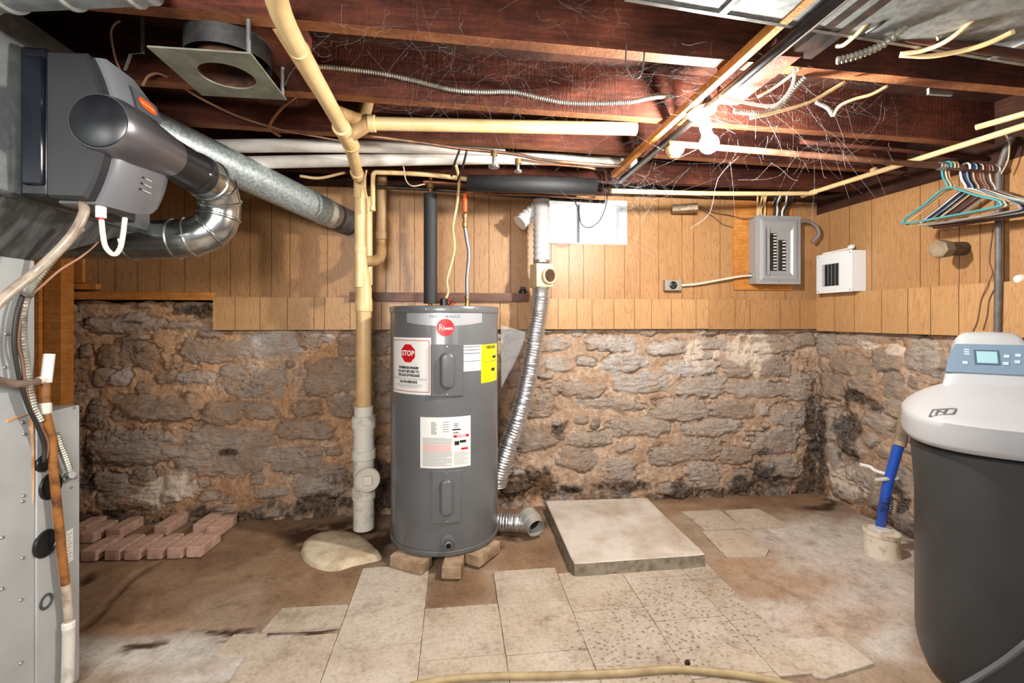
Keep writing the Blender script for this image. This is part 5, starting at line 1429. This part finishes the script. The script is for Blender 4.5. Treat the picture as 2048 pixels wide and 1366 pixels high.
for nm, m, P, r, lab, corr in CB:
    single([C(*p) for p in P], r, nm, m, lab, 'cable', n=10, corr=corr)
single([C(1253, 85, 1.43), C(1252, 125, 1.43), C(1262, 152, 1.43), C(1276, 156, 1.43), C(1285, 140, 1.43), C(1289, 105, 1.43)], .0025, 'wire_hook', mat('bare_steel_wire', sr(120, 116, 112), .4, .7), 'bent wire hook hanging from the first joist', 'hook')
single([C(1150, 402, 2.75), C(1158, 425, 2.76), C(1163, 448, 2.77), C(1180, 455, 2.77), C(1200, 440, 2.76), C(1212, 410, 2.74), C(1214, 392, 2.73)], .0035, 'bell_wire', BLACKCABLE, 'black wire loop hanging in front of the window', 'wire')
# galvanized scrap bracket on the joist at right
a = C(1880, 184, 1.75); tag(MB().box((a.x - .05, a.y - .004, a.z - .012), (a.x + .05, a.y + .006, a.z + .012)).build('nail_plate', GALV), 'small galvanized nail plate on the joist at right', 'bracket')

# ------------------------------------------------------------------ lampholder and lit bulb
lampc = C(1418, 288, 1.82)
lh = thing('light_bulb', tuple(lampc), 'bare lit bulb in a porcelain lampholder under the joists', 'lamp')
PORC = mat('glazed_porcelain', sr(236, 232, 226), .2, spec=.6)
up = (C(1404, 222, 1.83) - lampc).normalized()
mb = MB(); base = C(1402, 226, 1.83)
base.z = min(base.z, 2.085)
mb.lathe([(.0, -.004), (.024, -.004), (.026, .0), (.052, .012), (.056, .02), (.056, .026)], lampc + up * .112, up, n=36); mb.build('lampholder', PORC, lh)
MB().lathe([(.021, .055), (.0225, .06), (.0225, .085), (.0235, .087), (.0235, .112)], lampc, up, n=24).build('socket', mat('tan_socket_shell', sr(170, 150, 124), .4), lh)
prof = []
for k in range(14):
    a = -math.pi / 2 + k * math.pi * .82 / 13 ; prof.append((.037 * math.cos(a), .037 * math.sin(a)))
prof += [(.021, .039), (.0165, .05), (.0135, .062)]
prof[0] = (0.0005, -.037)
bm_ = NT('lit_bulb_glass'); bm_.b.inputs['Base Color'].default_value = (1, 1, 1, 1); bm_.b.inputs['Emission Color'].default_value = (1, .95, .87, 1); bm_.b.inputs['Emission Strength'].default_value = BULB_STRENGTH
MB().lathe(prof, lampc, up, n=24).build('bulb_glass', bm_.m, lh, smooth=180)
MB().tube([lampc + up * .14, Vector((lampc.x + .0, lampc.y, 2.12))], .012, 10).build('mounting_stem', DKIRON, lh)
o2 = C(1350, 300, 1.98)
mb = MB(); mb.lathe([(.0, -.03), (.02, -.028), (.034, -.012), (.038, .0), (.038, .01), (0, .01)], o2, n=24); tag(mb.build('ceramic_knob', mat('cream_ceramic', sr(226, 196, 140), .35)), 'rounded cream ceramic fitting beside the lit bulb', 'fitting')
# ================================================================== the back wall: dryer vent, panel, outlet
rh0 = C(1083, 400, 2.86)
rib_m = mat('gray_vinyl_hose', sr(176, 174, 172), .5)
def corrugated(pts, r, amp, step, n=24, jit=0.0, seed=1):
    R = random.Random(seed)
    P = resample(spline(pts, 8), step / 4)
    rr = [r + amp * (math.cos(i * math.pi / 2)) + R.uniform(-jit, jit) for i in range(len(P))]
    return P, rr
dvv = thing('dryer_vent', tuple(C(1088, 560, 2.86)), 'dryer vent of gray ribbed hose, beige lint trap and foil duct beside the heater', 'dryer vent')
Ph, Rh = corrugated([C(1046, 436, 2.96), C(1058, 420, 2.93), C(1074, 404, 2.88), C(1083, 412, 2.86), C(1083, 440, 2.86), C(1083, 520, 2.86)], .049, .0042, .044, 28)
Ph, Rh = corrugated([C(1083, 400, 2.86), C(1083, 440, 2.86), C(1083, 522, 2.86)], .0495, .0035, .036, 28)
MB().tube(Ph, Rh, 28).build('ribbed_hose', rib_m, dvv, smooth=70)
Ph, Rh = corrugated([C(1040, 446, 2.90), C(1056, 432, 2.92), C(1076, 416, 2.90)], .046, .005, .036, 28)
MB().tube(Ph, Rh, 28).build('wall_hose', mat('white_vinyl_hose', sr(208, 206, 204), .45), dvv, smooth=70)
cz = C(1083, 524, 2.86)
MB().lathe([(.049, -.008), (.052, -.006), (.052, .008), (.049, .01)], cz, n=28).build('hose_clamp', STEEL, dvv)
lt0 = C(1084, 553, 2.86)
Mx = Matrix.Translation(lt0) @ Matrix.Rotation(math.radians(14), 4, 'Z')
LINT = mat('beige_lint_box', sr(206, 190, 158), .45, col2=sr(190, 170, 134), ns=8)
lbx = MB().box((-.060, -.055, -.068), (.052, .055, .075), Mx).build('lint_trap', LINT, dvv, bevel=.006)
dn = (Mx.to_3x3() @ Vector((.18, -1, 0))).normalized()
fcn = Mx @ Vector((.020, -.058, .0))
MB().lathe([(.036, -.012), (.050, -.008), (.050, .012), (.046, .016), (.041, .016), (.038, .008)], fcn, dn, n=32, caps=False).build('viewing_port', LINT, lbx)
MB().lathe([(.040, .006), (0, .006)], fcn, dn, n=28).build('port_window', mat('brown_port_window', sr(96, 70, 60), .25), lbx)
Ph, Rh = corrugated([C(1082, 572, 2.86), C(1080, 610, 2.86), C(1071, 668, 2.86), C(1061, 730, 2.86), C(1048, 795, 2.85), C(1030, 855, 2.83), C(1014, 900, 2.82), C(998, 950, 2.82), C(994, 968, 2.83)], .054, .0036, .017, 28, .0022, 4)
MB().tube(Ph, Rh, 24).build('foil_duct', FOIL, dvv, smooth=50)
fl = thing('foil_duct', tuple(onZ(1040, 1040, 0)), 'short length of foil duct on the floor with a gray collar, behind the heater', 'duct')
Ph, Rh = corrugated([C(975, 1008, 2.74), C(1000, 1012, 2.72), C(1040, 1013, 2.70), C(1062, 1016, 2.68)], .053, .0036, .017, 28, .0025, 6)
zmin = min(p.z - r for p, r in zip(Ph, Rh)); Ph = [Vector((p.x, p.y, p.z - zmin + .002)) for p in Ph]
MB().tube(Ph, Rh, 24).build('foil_hose', FOIL, fl, smooth=50)
e = Ph[-1]; dd = Vector((.35, -1, -.28)).normalized()
s = e - dd * .02
MB().lathe([(.058, -.03), (.061, .0), (.061, .035), (.053, .04), (.052, .085), (.049, .085), (.049, .02)], s + Vector((0, 0, .02)), dd, n=32, caps=False).build('end_collar', mat('gray_duct_collar', sr(160, 158, 154), .45, .3, col2=sr(186, 182, 172), ns=12), fl)
MB().lathe([(.049, .03), (0, .03)], s + Vector((0, 0, .02)), dd, n=24).build('collar_bore', mat('dark_bore', sr(40, 36, 32), .8), fl)

# brown board on the wall behind the heater
a, b = onY(700, 598, YS - .01), onY(1056, 598, YS - .01)
tag(MB().box((a.x, YS - .032, 1.363), (b.x, YS - .001, 1.418)).build('wall_board', mat('dark_stained_board', sr(106, 64, 44), .5, col2=sr(78, 44, 30), ns=6, stretch=(1, 8, 8))), 'dark brown board screwed across the paneling behind the heater', 'board')
c = onY(1046, 588, YS - .03); tag(MB().lathe([(.028, 0), (.03, .01), (.026, .02), (.016, .024), (.016, .04), (0, .042)], (c.x, YS - .03, 1.419), n=18).build('pipe_cap', BLACK), 'small black pipe cap sitting on the brown board beside the vent', 'plug')  # black pipe cap standing on the brown board

# breaker panel
PGRAY = mat('breaker_panel_gray', sr(150, 152, 154), .4, .1)
PX0, PX1, PZ0, PZ1, PYF = 2.057, 2.383, 1.494, 1.962, 2.973
bb = MB().box((1.947, YU - .016, 1.455), (2.395, YU - .001, 2.085)).build('panel_backboard', LUMBER, bevel=.002)
tag(bb, 'orange plywood backboard behind the gray breaker panel', 'board')
ep = thing('breaker_panel', (2.22, YU - .016, PZ0), 'gray metal breaker panel without a door on the back wall', 'breaker panel')
MB().box((PX0, PYF + .006, PZ0), (PX1, YU - .017, PZ1)).build('enclosure', PGRAY, ep, bevel=.002)
def frame_plate(x0, x1, z0, z1, hx0, hx1, hz0, hz1, y0, y1, dep):
    mb = MB()
    O = lambda a, b, c, d, y: [Vector((a, y, c)), Vector((b, y, c)), Vector((b, y, d)), Vector((a, y, d))]
    mb.loft([O(x0, x1, z0, z1, y1), O(x0, x1, z0, z1, y0), O(x0 + .02, x1 - .02, z0 + .02, z1 - .02, y0 - .002), O(x0 + .04, x1 - .04, z0 + .04, z1 - .04, y0 - .010), O(x0 + .058, x1 - .058, z0 + .058, z1 - .058, y0 - .010),
             O(hx0 - .02, hx1 + .02, hz0 - .03, hz1 + .03, y0 - .004), O(hx0, hx1, hz0, hz1, y0 + dep)], caps=False)
    mb.add(O(hx0, hx1, hz0, hz1, y0 + dep), [(0, 1, 2, 3)])
    return mb
HX0, HX1, HZ0_, HZ1_ = PX0 + .085, PX1 - .075, PZ0 + .085, PZ1 - .11
frame_plate(PX0 + .001, PX1 + .004, PZ0 - .003, PZ1 + .003, HX0, HX1, HZ0_, HZ1_, PYF - .001, PYF + .006, .012).build('cover', PGRAY, ep, smooth=0, bevel=.0015)
BRK = mat('breaker_black', sr(30, 28, 28), .4)
def bank(x0, x1, z0, z1, n):
    o = MB().box((x0, PYF - .004, z0), (x1, PYF + .011, z1)).build('breaker_bank', BRK, ep, bevel=.001)
    for i in range(n):
        h = (z1 - z0) / n; z = z0 + h * i
        MB().box((x1 - .026, PYF - .011, z + h * .32), (x1 - .006, PYF - .004, z + h * .68)).build('switch_toggle', mat('toggle_white', sr(214, 210, 204), .4), o)
bank(HX0 + .012, HX0 + .062, HZ0_ + .005, HZ1_ - .01, 12)
bank(HX0 + .080, HX0 + .130, HZ0_ + .005, HZ1_ - .055, 9)
MB().box((HX0 - .014, PYF - .022, HZ0_ - .028), (HX0 - .002, PYF - .004, HZ1_ + .028)).build('door_hinge', PGRAY, ep, bevel=.001)
for px, py in ((1557, 433), (1558, 562)):
    c = onY(px, py, PYF - .003); MB().lathe([(.005, 0), (.004, .003), (0, .003)], (c.x, PYF - .001, min(max(c.z, PZ0 + .01), PZ1 - .01)), (0, -1, 0), n=10).build('cover_screw', BRK, ep)
CT = [(2.09, ROMEX), (2.105, ROMEX), (2.13, ROMEX), (2.15, ROMEX), (2.22, BLACKCABLE), (2.24, WHITECABLE), (2.262, BLACKCABLE), (2.28, WHITECABLE), (2.30, BLACKCABLE), (2.325, BLACKCABLE)]
lab_ = ['first', 'second', 'third', 'fourth', 'fifth', 'sixth', 'seventh', 'eighth', 'ninth', 'tenth']
for i, (x, m) in enumerate(CT):
    xx = x + rnd.uniform(-.02, .02)
    single([(x, 3.02, PZ1 - .004), (x + rnd.uniform(-.01, .01), 3.02, PZ1 + .05), (xx, 3.0, PZ1 + .1), (xx + rnd.uniform(-.03, .03), 2.97, 2.13)], .0062, 'branch_cable', m, lab_[i] + ' cable from the drain stack side entering the breaker panel top', 'cable', 'cables over the breaker panel')
# outlet and its cord
oc = onY(1345, 571, YU - .02)
ob = thing('outlet_box', (oc.x, YU, oc.z - .04), 'small gray metal outlet box on the paneling left of the breaker panel', 'outlet')
MB().box((oc.x - .062, YU - .045, oc.z - .036), (oc.x + .056, YU - .002, oc.z + .038)).build('box', mat('dusty_box_metal', sr(158, 150, 138), .5, .3), ob, bevel=.003)
MB().lathe([(.027, 0), (.027, .004), (.024, .006), (0, .006)], (oc.x - .008, YU - .045, oc.z), (0, -1, 0), n=28).build('receptacle', BLACK, ob)
mb = MB()
for a in (0, 2.1, 4.2): mb.lathe([(.0035, 0), (0, .001)], (oc.x - .008 + .012 * math.cos(a + .5), YU - .0513, oc.z + .012 * math.sin(a + .5)), (0, -1, 0), n=6)
mb.build('receptacle_slots', STEEL, ob)
single([(oc.x + .055, YU - .02, oc.z), onY(1395, 568, YU - .03), onY(1440, 560, YU - .04), onY(1480, 553, YU - .05), (PX0 + .002, YU - .045, onY(1498, 551, YU - .05).z)], .0085, 'power_cable', mat('gray_white_cable', sr(206, 196, 180), .5), 'white cable linking the outlet box to the breaker panel', 'cable')
c = Vector((PX0 - .006, YU - .045, onY(1498, 551, YU - .05).z)); tag(MB().lathe([(.014, -.008), (.017, -.004), (.017, .006), (.012, .007)], c, (1, 0, 0), n=14).build('cable_clamp', STEEL), 'round metal clamp where the white cable enters the breaker panel', 'clamp')
# hanging shim and thin wires above the paneling
s0 = onY(1368, 415, YU - .1)
Msh = Matrix.Translation(s0) @ Matrix.Rotation(math.radians(-24), 4, 'Z')
tag(MB().box((-.075, -.05, -.03), (.085, .05, .015), Msh).build('wood_block', mat('gray_old_wood', sr(176, 158, 132), .7, col2=sr(140, 120, 96), ns=6, stretch=(8, 1, 8)), bevel=.002), 'small gray wood block under the joists right of the window', 'block')
single([onY(1398, 412, YU - .05), onY(1430, 425, YU - .03), onY(1460, 430, YU - .03), onY(1485, 437, YU - .04), (2.075, 3.0, PZ1 - .006)], .003, 'bell_wire', BROWNWIRE, 'upper thin brown wire from the wood block to the breaker panel', 'wire')
single([onY(1398, 414, YU - .05), onY(1425, 432, YU - .02), onY(1445, 448, YU - .01), onY(1465, 454, YU - .02)], .003, 'bell_wire', BROWNWIRE, 'lower thin brown wire drooping from the wood block', 'wire')
single([(2.385, 2.99, 1.93), (2.44, 2.98, 1.935), (2.50, 2.97, 1.90), (2.52, 2.965, 1.84), (2.49, 2.99, 1.79)], .0125, 'service_cable', mat('gray_service_cable', sr(112, 104, 100), .5), 'thick gray service cable curving out of the breaker panel side', 'cable')

# white fuse box on the right wall
fb = thing('fuse_box', (XR - .05, 2.81, 1.425), 'white metal box with dark louvers on the right wall paneling', 'fuse box')
WB = mat('white_box_paint', sr(222, 226, 230), .4)
MB().box((2.50, 2.665, 1.427), (XR - .006, 2.955, 1.688)).build('box', WB, fb, bevel=.002)
MB().box((2.4935, 2.663, 1.425), (2.4985, 2.957, 1.690)).build('cover', WB, fb, bevel=.001)
a, b = onX(1644, 530, 2.492), onX(1678, 571, 2.492)
op = MB().box((2.4925, b.y, b.z), (2.4937, a.y, a.z)).build('opening', mat('pale_gray_recess', sr(168, 172, 178), .5), fb)
for i in range(4):
    y = a.y - .028 - i * (a.y - b.y - .02) / 4.2
    MB().box((2.4885, y - .022, b.z + .003), (2.4922, y, a.z - .003)).build('louver', BRK, op)
for y, z in ((2.94, 1.675), (2.68, 1.675), (2.94, 1.44), (2.68, 1.44)): MB().lathe([(.004, 0), (.003, .002), (0, .002)], (2.4935, y, z), (-1, 0, 0), n=8).build('cover_screw', BRK, fb)
single([(2.52, 2.93, 1.698), (2.54, 2.86, 1.704), (2.55, 2.78, 1.708), (2.55, 2.74, 1.712)], .0075, 'power_cable', WHITECABLE, 'white cable lying along the top of the white fuse box', 'cable')
mb = MB(); mb.lathe([(.012, 0), (.016, .004), (.016, .025), (.012, .03)], (2.55, 2.745, 1.712), (0, -.85, .3), n=14); tag(mb.build('cable_connector', WHITEPLASTIC), 'white cable connector on top of the white fuse box', 'connector')
# capped stub pipe
e0, e1 = C(1878, 498, 2.33), None
e1 = Vector((XR - .004, e0.y + .04, e0.z + .012))
sp = thing('pipe_stub', tuple(e1), 'old cut off pipe stub with a pale end cap sticking out of the right wall', 'pipe')
dd = (e1 - e0).normalized()
MB().tube([e0 + dd * .03, e1], .035, 24).build('pipe', mat('sooty_pipe', sr(92, 74, 58), .7, col2=sr(60, 46, 36), ns=12, bump=.4, bs=60), sp)
MB().lathe([(.034, -.012), (.044, -.008), (.046, .02), (.046, .05), (.038, .055)], e0, dd, n=7).build('end_cap', mat('pale_dusty_cap', sr(140, 122, 100), .75, col2=sr(104, 88, 70), ns=10, bump=.4, bs=60), sp, smooth=0)
cond = onX(1997, 520, XR - .055)
single([(cond.x, cond.y - .05, 2.09), (cond.x, cond.y - .01, 1.98), (cond.x, cond.y, 1.9), (cond.x - .0, cond.y, 1.5), (cond.x, cond.y + .005, 1.15), (cond.x, cond.y, .9)], .0135, 'flexible_conduit', mat('dark_gray_conduit', sr(84, 80, 78), .5, col2=sr(104, 100, 98), ns=20), 'dark gray conduit running down the right wall beyond the water softener', 'conduit', n=14)
single([onX(1985, 460, XR - .01), onX(1978, 520, XR - .01), onX(1985, 545, XR - .012), onX(1975, 570, XR - .05), onX(1962, 600, XR - .045), onX(1955, 640, XR - .045), onX(1946, 662, XR - .045)], .0025, 'bell_wire', BROWNWIRE, 'thin brown wire wandering down the right wall paneling', 'wire')
single([onX(1990, 575, XR - .045), onX(1978, 600, XR - .045), onX(1974, 630, XR - .045), onX(1966, 660, XR - .045)], .0025, 'bell_wire', BROWNWIRE, 'shorter thin wire beside the conduit on the right wall', 'wire')
single([C(2008, 262, 2.1), C(2018, 285, 2.12), C(2016, 320, 2.14), C(2002, 348, 2.16)], .003, 'bell_wire', mat('pale_wire', sr(190, 176, 150), .5), 'pale wire loop hanging above the last hangers', 'wire')
mb = MB(); kn = onX(2042, 558, XR - .02); mb.lathe([(.011, 0), (.02, .004), (.022, .02), (.016, .035), (0, .036)], (XR - .005, kn.y, kn.z), (-1, 0, 0), n=16); tag(mb.build('insulator_knob', PORC), 'white porcelain insulator on the right wall at the frame edge', 'insulator')

# ------------------------------------------------------------------ water softener
SC = Vector((1.92, 1.43, 0))
SDARK = mat('softener_dark_gray', sr(52, 54, 56), .42, col2=sr(58, 60, 62), ns=4)
SLID = mat('softener_light_gray', sr(168, 170, 174), .4)
sf = thing('water_softener', tuple(SC), 'dark gray cabinet water softener with pale gray lid and blue control panel', 'water softener')
ORI = math.radians(-42)                       # its front faces the camera's left
def sq(a, b, p, n=64, off=(0, 0)):
    out = []
    for k in range(n):
        t = 2 * math.pi * k / n; c, s = math.cos(t), math.sin(t)
        out.append((off[0] + a * math.copysign(abs(c) ** (2 / p), c), off[1] + b * math.copysign(abs(s) ** (2 / p), s)))
    return out
def SW(x, y, z):
    return Vector((SC.x + x * math.cos(ORI) - y * math.sin(ORI), SC.y + x * math.sin(ORI) + y * math.cos(ORI), z))
def sring(a, b, p, z, off=(0, 0), zf=None): return [SW(x, y, (z if zf is None else zf(x, y))) for x, y in sq(a, b, p, off=off)]
A_, B_ = .225, .268
mb = MB()
mb.loft([sring(A_ - .03, B_ - .03, 3, .0), sring(A_ - .02, B_ - .02, 3, .006), sring(A_ - .009, B_ - .009, 3, .018), sring(A_ - .002, B_ - .002, 3, .04), sring(A_, B_, 3, .065), sring(A_ + .002, B_ + .002, 3, .6), sring(A_ + .010, B_ + .010, 3, .72), sring(A_ + .016, B_ + .016, 3, .80), sring(A_ + .010, B_ + .010, 3, .805)])
mb.build('cabinet_body', SDARK, sf, smooth=50)
LA, LB2 = A_ + .042, B_ + .036
ZR0, ZR1 = .815, .915
mb = MB()
def top_z(x, y):                                # salt lid sloping up to the back
    t = max(0, (y + LB2) / (2 * LB2))
    return ZR1 - .012 + .10 * min(1, t / .62) ** .9
def lid_profile(s):
    return lambda x, y: ZR1 + (top_z(x, y) - ZR1) * s
def lid_z(x, y):
    s = min(1, (abs(x / LA) ** 2.8 + abs(y / LB2) ** 2.8) ** (1 / 2.8)); f = min(1, max(0, (1 - s) / .75)); f = 1 - (1 - f) ** 2
    return ZR1 - .010 + .012 * min(1, (1 - s) / .08) + (top_z(x, y) - ZR1 + .012) * f
rings = [sring(LA - .012, LB2 - .012, 2.8, ZR0), sring(LA - .003, LB2 - .003, 2.8, ZR0 + .004), sring(LA, LB2, 2.8, ZR0 + .02), sring(LA - .002, LB2 - .002, 2.8, ZR1 - .015, zf=lambda x, y: ZR1 - .03)]
for s, k in ((.995, 0), (.98, 0), (.95, .9), (.9, 0), (.8, 1.0), (.7, 0), (.6, 1.03), (.45, 0), (.3, 1.04), (.05, 1.04)):
    rings.append(sring(LA * s, LB2 * s, 2.8, 0, zf=lambda x, y, s=s: lid_z(x, y)))
mb.loft(rings)
lid = mb.build('salt_lid', SLID, sf, smooth=60)
lid['label'] = 'pale gray sloping lid'
# rear hump that carries the controls
mb = MB()
def hump(y, zb, zt, half, tt):
    P = []
    n = 12
    P.append(SW(-half - .012, y, zb))
    for k in range(n + 1):
        a = math.pi - k * math.pi / n
        P.append(SW(half * math.copysign(abs(math.cos(a)) ** .35, math.cos(a)), y, zb + (zt - zb) * (abs(math.sin(a)) ** .35)))
    P.append(SW(half + .012, y, zb))
    return P
HB = ZR1 + .06
mb.loft([hump(.02, HB - .03, HB - .005, .150, 0), hump(.035, HB - .03, HB + .02, .150, 0), hump(.06, HB - .03, HB + .055, .147, 0), hump(.115, HB - .03, HB + .19, .116, 0), hump(.13, HB - .03, HB + .212, .108, 0), hump(.155, HB - .03, HB + .226, .104, 0), hump(.21, HB - .03, HB + .215, .102, 0), hump(.245, HB - .03, HB + .17, .101, 0), hump(.258, HB - .06, HB + .08, .10, 0)])
hp = mb.build('control_housing', SLID, sf, smooth=50)
p0, p1 = (.0655, HB + .068), (.113, HB + .185)       # (y, z) along the tilted face
dy_, dz_ = p1[0] - p0[0], p1[1] - p0[1]; Lf = math.hypot(dy_, dz_); nn = (-dz_ / Lf, dy_ / Lf)
def PF(u, v, d): return SW(u, p0[0] + dy_ * v + nn[0] * d, p0[1] + dz_ * v + nn[1] * d)
mb = MB()
hw = ((-.134, .04), (.134, .04), (.122, .55), (.100, .94), (-.100, .94), (-.122, .55))
mb.add([PF(*p, .005) for p in hw] + [PF(*p, -.012) for p in hw], [(0, 1, 2, 3, 4, 5), (11, 10, 9, 8, 7, 6)] + [(i, (i + 1) % 6, 6 + (i + 1) % 6, 6 + i) for i in range(6)])
pn = mb.build('control_panel', mat('blue_gray_panel', sr(124, 146, 168), .35, .3), hp, smooth=0); pn['label'] = 'blue gray control panel'
def facebox(u0, u1, v0, v1, d0, d1):
    mb = MB(); P = [(u0, v0), (u1, v0), (u1, v1), (u0, v1)]
    mb.add([PF(*p, d0) for p in P] + [PF(*p, d1) for p in P], [(0, 1, 2, 3), (7, 6, 5, 4)] + [(i, (i + 1) % 4, 4 + (i + 1) % 4, 4 + i) for i in range(4)]); return mb
facebox(-.052, .016, .30, .76, .004, .0065).build('display_bezel', mat('display_dark_bezel', sr(74, 90, 104), .3), hp, smooth=0)
facebox(-.045, .010, .35, .71, .006, .0075).build('display', mat('lcd_pale_blue', sr(150, 186, 196), .2), hp, smooth=0)
for u, v in ((.034, .58), (.064, .62), (.060, .42), (.030, .36), (-.078, .34)): facebox(u - .007, u + .007, v - .045, v + .045, .005, .0075).build('button', mat('panel_button', sr(176, 194, 206), .4), hp, smooth=0)
for i in range(3): facebox(-.078, -.064, .60 + i * .07, .63 + i * .07, .005, .0062).build('panel_icon', mat('panel_icon_white', sr(210, 220, 226), .4), hp, smooth=0)
# emblem on the lid
def LT(u, v, d): 
    x, y = u, v; return SW(x, y, lid_z(x, y) + d)
def emblem():
    ex, ey = -.178, -.195
    mb = MB(); sh = lambda a, b: LT(ex + a + b * .35, ey + b, .004)
    for (a0, b0, a1, b1, w_) in ((-.03, -.02, .03, -.02, .003), (-.03, .02, .03, .02, .003), (-.03, -.02, -.03, .02, .003), (.03, -.02, .03, .02, .003), (-.014, -.02, -.014, .012, .0035), (.006, -.012, .006, .02, .0035), (-.014, .012, .006, -.012, .0035)):
        mb.bar(sh(a0, b0), sh(a1, b1), w_, .003)
    return mb.build('emblem', mat('emblem_gray', sr(110, 112, 116), .4), lid, smooth=0)
emblem()
single([C(2100, 1240, 1.3), C(2060, 1280, 1.3), C(2010, 1320, 1.32), C(1960, 1352, 1.34), C(1900, 1385, 1.36)], .0085, 'drain_hose', mat('gray_tubing', sr(86, 90, 94), .4), 'gray hose looping in front of the water softener at floor level', 'hose')
# blue pipe, drain cup, clip
cupc = onZ(1763, 1105, 0)
dc = thing('drain_cup', (cupc.x, cupc.y, 0), 'squat white plastic floor drain cup smeared with brown', 'drain cup')
MB().lathe([(.083, -.01), (.080, .02), (.079, .10), (.083, .102), (.083, .115), (.077, .118), (.073, .118), (.071, .108), (.030, .106)], (cupc.x, cupc.y, 0), n=36).build('cup', mat('smeared_white_plastic', sr(222, 212, 196), .5, col2=sr(176, 140, 104), ns=16, lo=.5, hi=.68), dc)
MB().box((cupc.x - .035, cupc.y - .03, .105), (cupc.x + .04, cupc.y + .03, .128)).build('square_lug', WPVC, dc, bevel=.004)
BLUE = mat('blue_water_pipe', sr(36, 84, 190), .35)
b0, b1 = Vector((cupc.x + .03, cupc.y + .035, .128)), C(1789, 938, 2.42)
bt_ = C(1798, 890, 2.40)
bp = thing('drain_pipe', tuple(b0), 'bright blue pipe leaning out of the white drain cup by the softener', 'pipe')
MB().tube(spline([b0, C(1770, 1000, 2.46), C(1778, 960, 2.44), bt_], 6), .0235, 20).build('blue_length', BLUE, bp)
MB().tube([bt_ - Vector((0, 0, .005)), bt_ + Vector((.012, 0, .03)), C(1808, 842, 2.36)], [.029, .028, .025], 14).build('gray_fitting', mat('gray_ribbed_fitting', sr(150, 134, 112), .6, col2=sr(108, 92, 76), ns=14), bp)
wpts = []
for k in range(70):
    t = k / 69; c = C(1771, 1024, 2.465).lerp(C(1774, 992, 2.455), t); a = k * .55; wpts.append(c + Vector((math.cos(a), math.sin(a), 0)) * (.026 + .003 * math.sin(k)))
MB().tube(wpts, .0022, 6).build('binding_wire', BLACK, bp)
cl0, cl1 = C(1720, 929, 2.52), C(1786, 952, 2.44)
mb = MB(); mb.tube(spline([cl0, C(1740, 934, 2.5), C(1752, 942, 2.48), cl1], 6), [.009] * 19, 8); tag(mb.build('pipe_hook', WHITEPLASTIC), 'white plastic hook reaching from the stone wall to the blue pipe', 'hook')
mb = MB(); mb.tube([C(1752, 960, 2.47), C(1772, 958, 2.43), C(1796, 956, 2.42)], .010, 8); tag(mb.build('pipe_clip', mat('translucent_clip', sr(190, 190, 186), .4)), 'translucent clip round the blue pipe below the white hook', 'clip')
single([C(1790, 880, 2.45), C(1797, 850, 2.44)], .005, 'plastic_strip', WHITEPLASTIC, 'thin white strip on the stone wall above the blue pipe', 'strip', smooth=0)

# ------------------------------------------------------------------ hose on the floor
hp_ = [onZ(820, 1372, .016), onZ(900, 1358, .016), onZ(1000, 1352, .016), onZ(1100, 1351, .016), onZ(1250, 1345, .016), onZ(1350, 1338, .016), onZ(1430, 1344, .016), onZ(1510, 1354, .016), onZ(1600, 1375, .016)]
single(hp_, .0115, 'floor_hose', mat('dirty_tan_hose', sr(178, 158, 118), .5, col2=sr(148, 126, 90), ns=10), 'dirty tan hose lying across the floor tiles', 'hose', n=14)
c = onZ(1375, 1327, .012); tag(MB().lathe([(.004, -.006), (.0085, -.004), (.0105, .002), (.008, .009), (0, .011)], (c.x, c.y, .012), n=12).build('rubber_stopper', BLACK), 'small dark rubber stopper on the tiles just behind the hose', 'stopper')

# ------------------------------------------------------------------ cobwebs: fine dusty threads strung between joists and pipes
WEB = mat('cobweb_thread', sr(190, 190, 190), .8, alpha=.26)
def web(name, anchors, n, sag, r, label_, seed):
    R = random.Random(seed); mb = MB()
    for _ in range(n):
        (x0, x1, y0, y1, d0, d1) = R.choice(anchors)
        px, py, d = R.uniform(x0, x1), R.uniform(y0, y1), R.uniform(d0, d1)
        L = R.choice((20, 35, 60, 100, 180)) * R.uniform(.6, 1.4); a = R.uniform(-math.pi, math.pi)
        a0 = C(px, py, d); a1 = C(px + L * math.cos(a), py + L * math.sin(a) * .8, d + R.uniform(-.05, .05))
        q = L / 100
        w1, w2 = (Vector((R.gauss(0, .012), 0, R.gauss(0, .012))) * q for _k in range(2))
        pts = [a0, a0.lerp(a1, .33) + w1 - Vector((0, 0, sag * q)), a0.lerp(a1, .67) + w2 - Vector((0, 0, sag * q)), a1]
        mb.tube(spline(pts, 3), r * R.uniform(.4, 1.3), 3, caps=False)
    o = mb.build(name, WEB, smooth=0, fix=False); o['kind'] = 'stuff'
    return tag(o, label_, 'cobweb')
web('cobwebs', [(1200, 1560, 20, 330, 1.45, 1.75), (1250, 1450, 60, 270, 1.45, 1.8), (1450, 1800, 150, 330, 1.6, 2.0)], 400, .012, .00022, 'dusty cobwebs strung between the joists around the lit bulb', 1)
web('cobwebs', [(640, 1240, 0, 130, 1.3, 1.5), (800, 1240, 130, 230, 1.6, 1.8)], 260, .012, .00022, 'faint cobwebs on the first joists left of the wire hook', 2)
web('cobwebs', [(1160, 1300, 350, 450, 2.5, 2.8), (1200, 1330, 340, 420, 2.5, 2.7)], 130, .01, .0004, 'thick dusty cobwebs over the window top', 3)
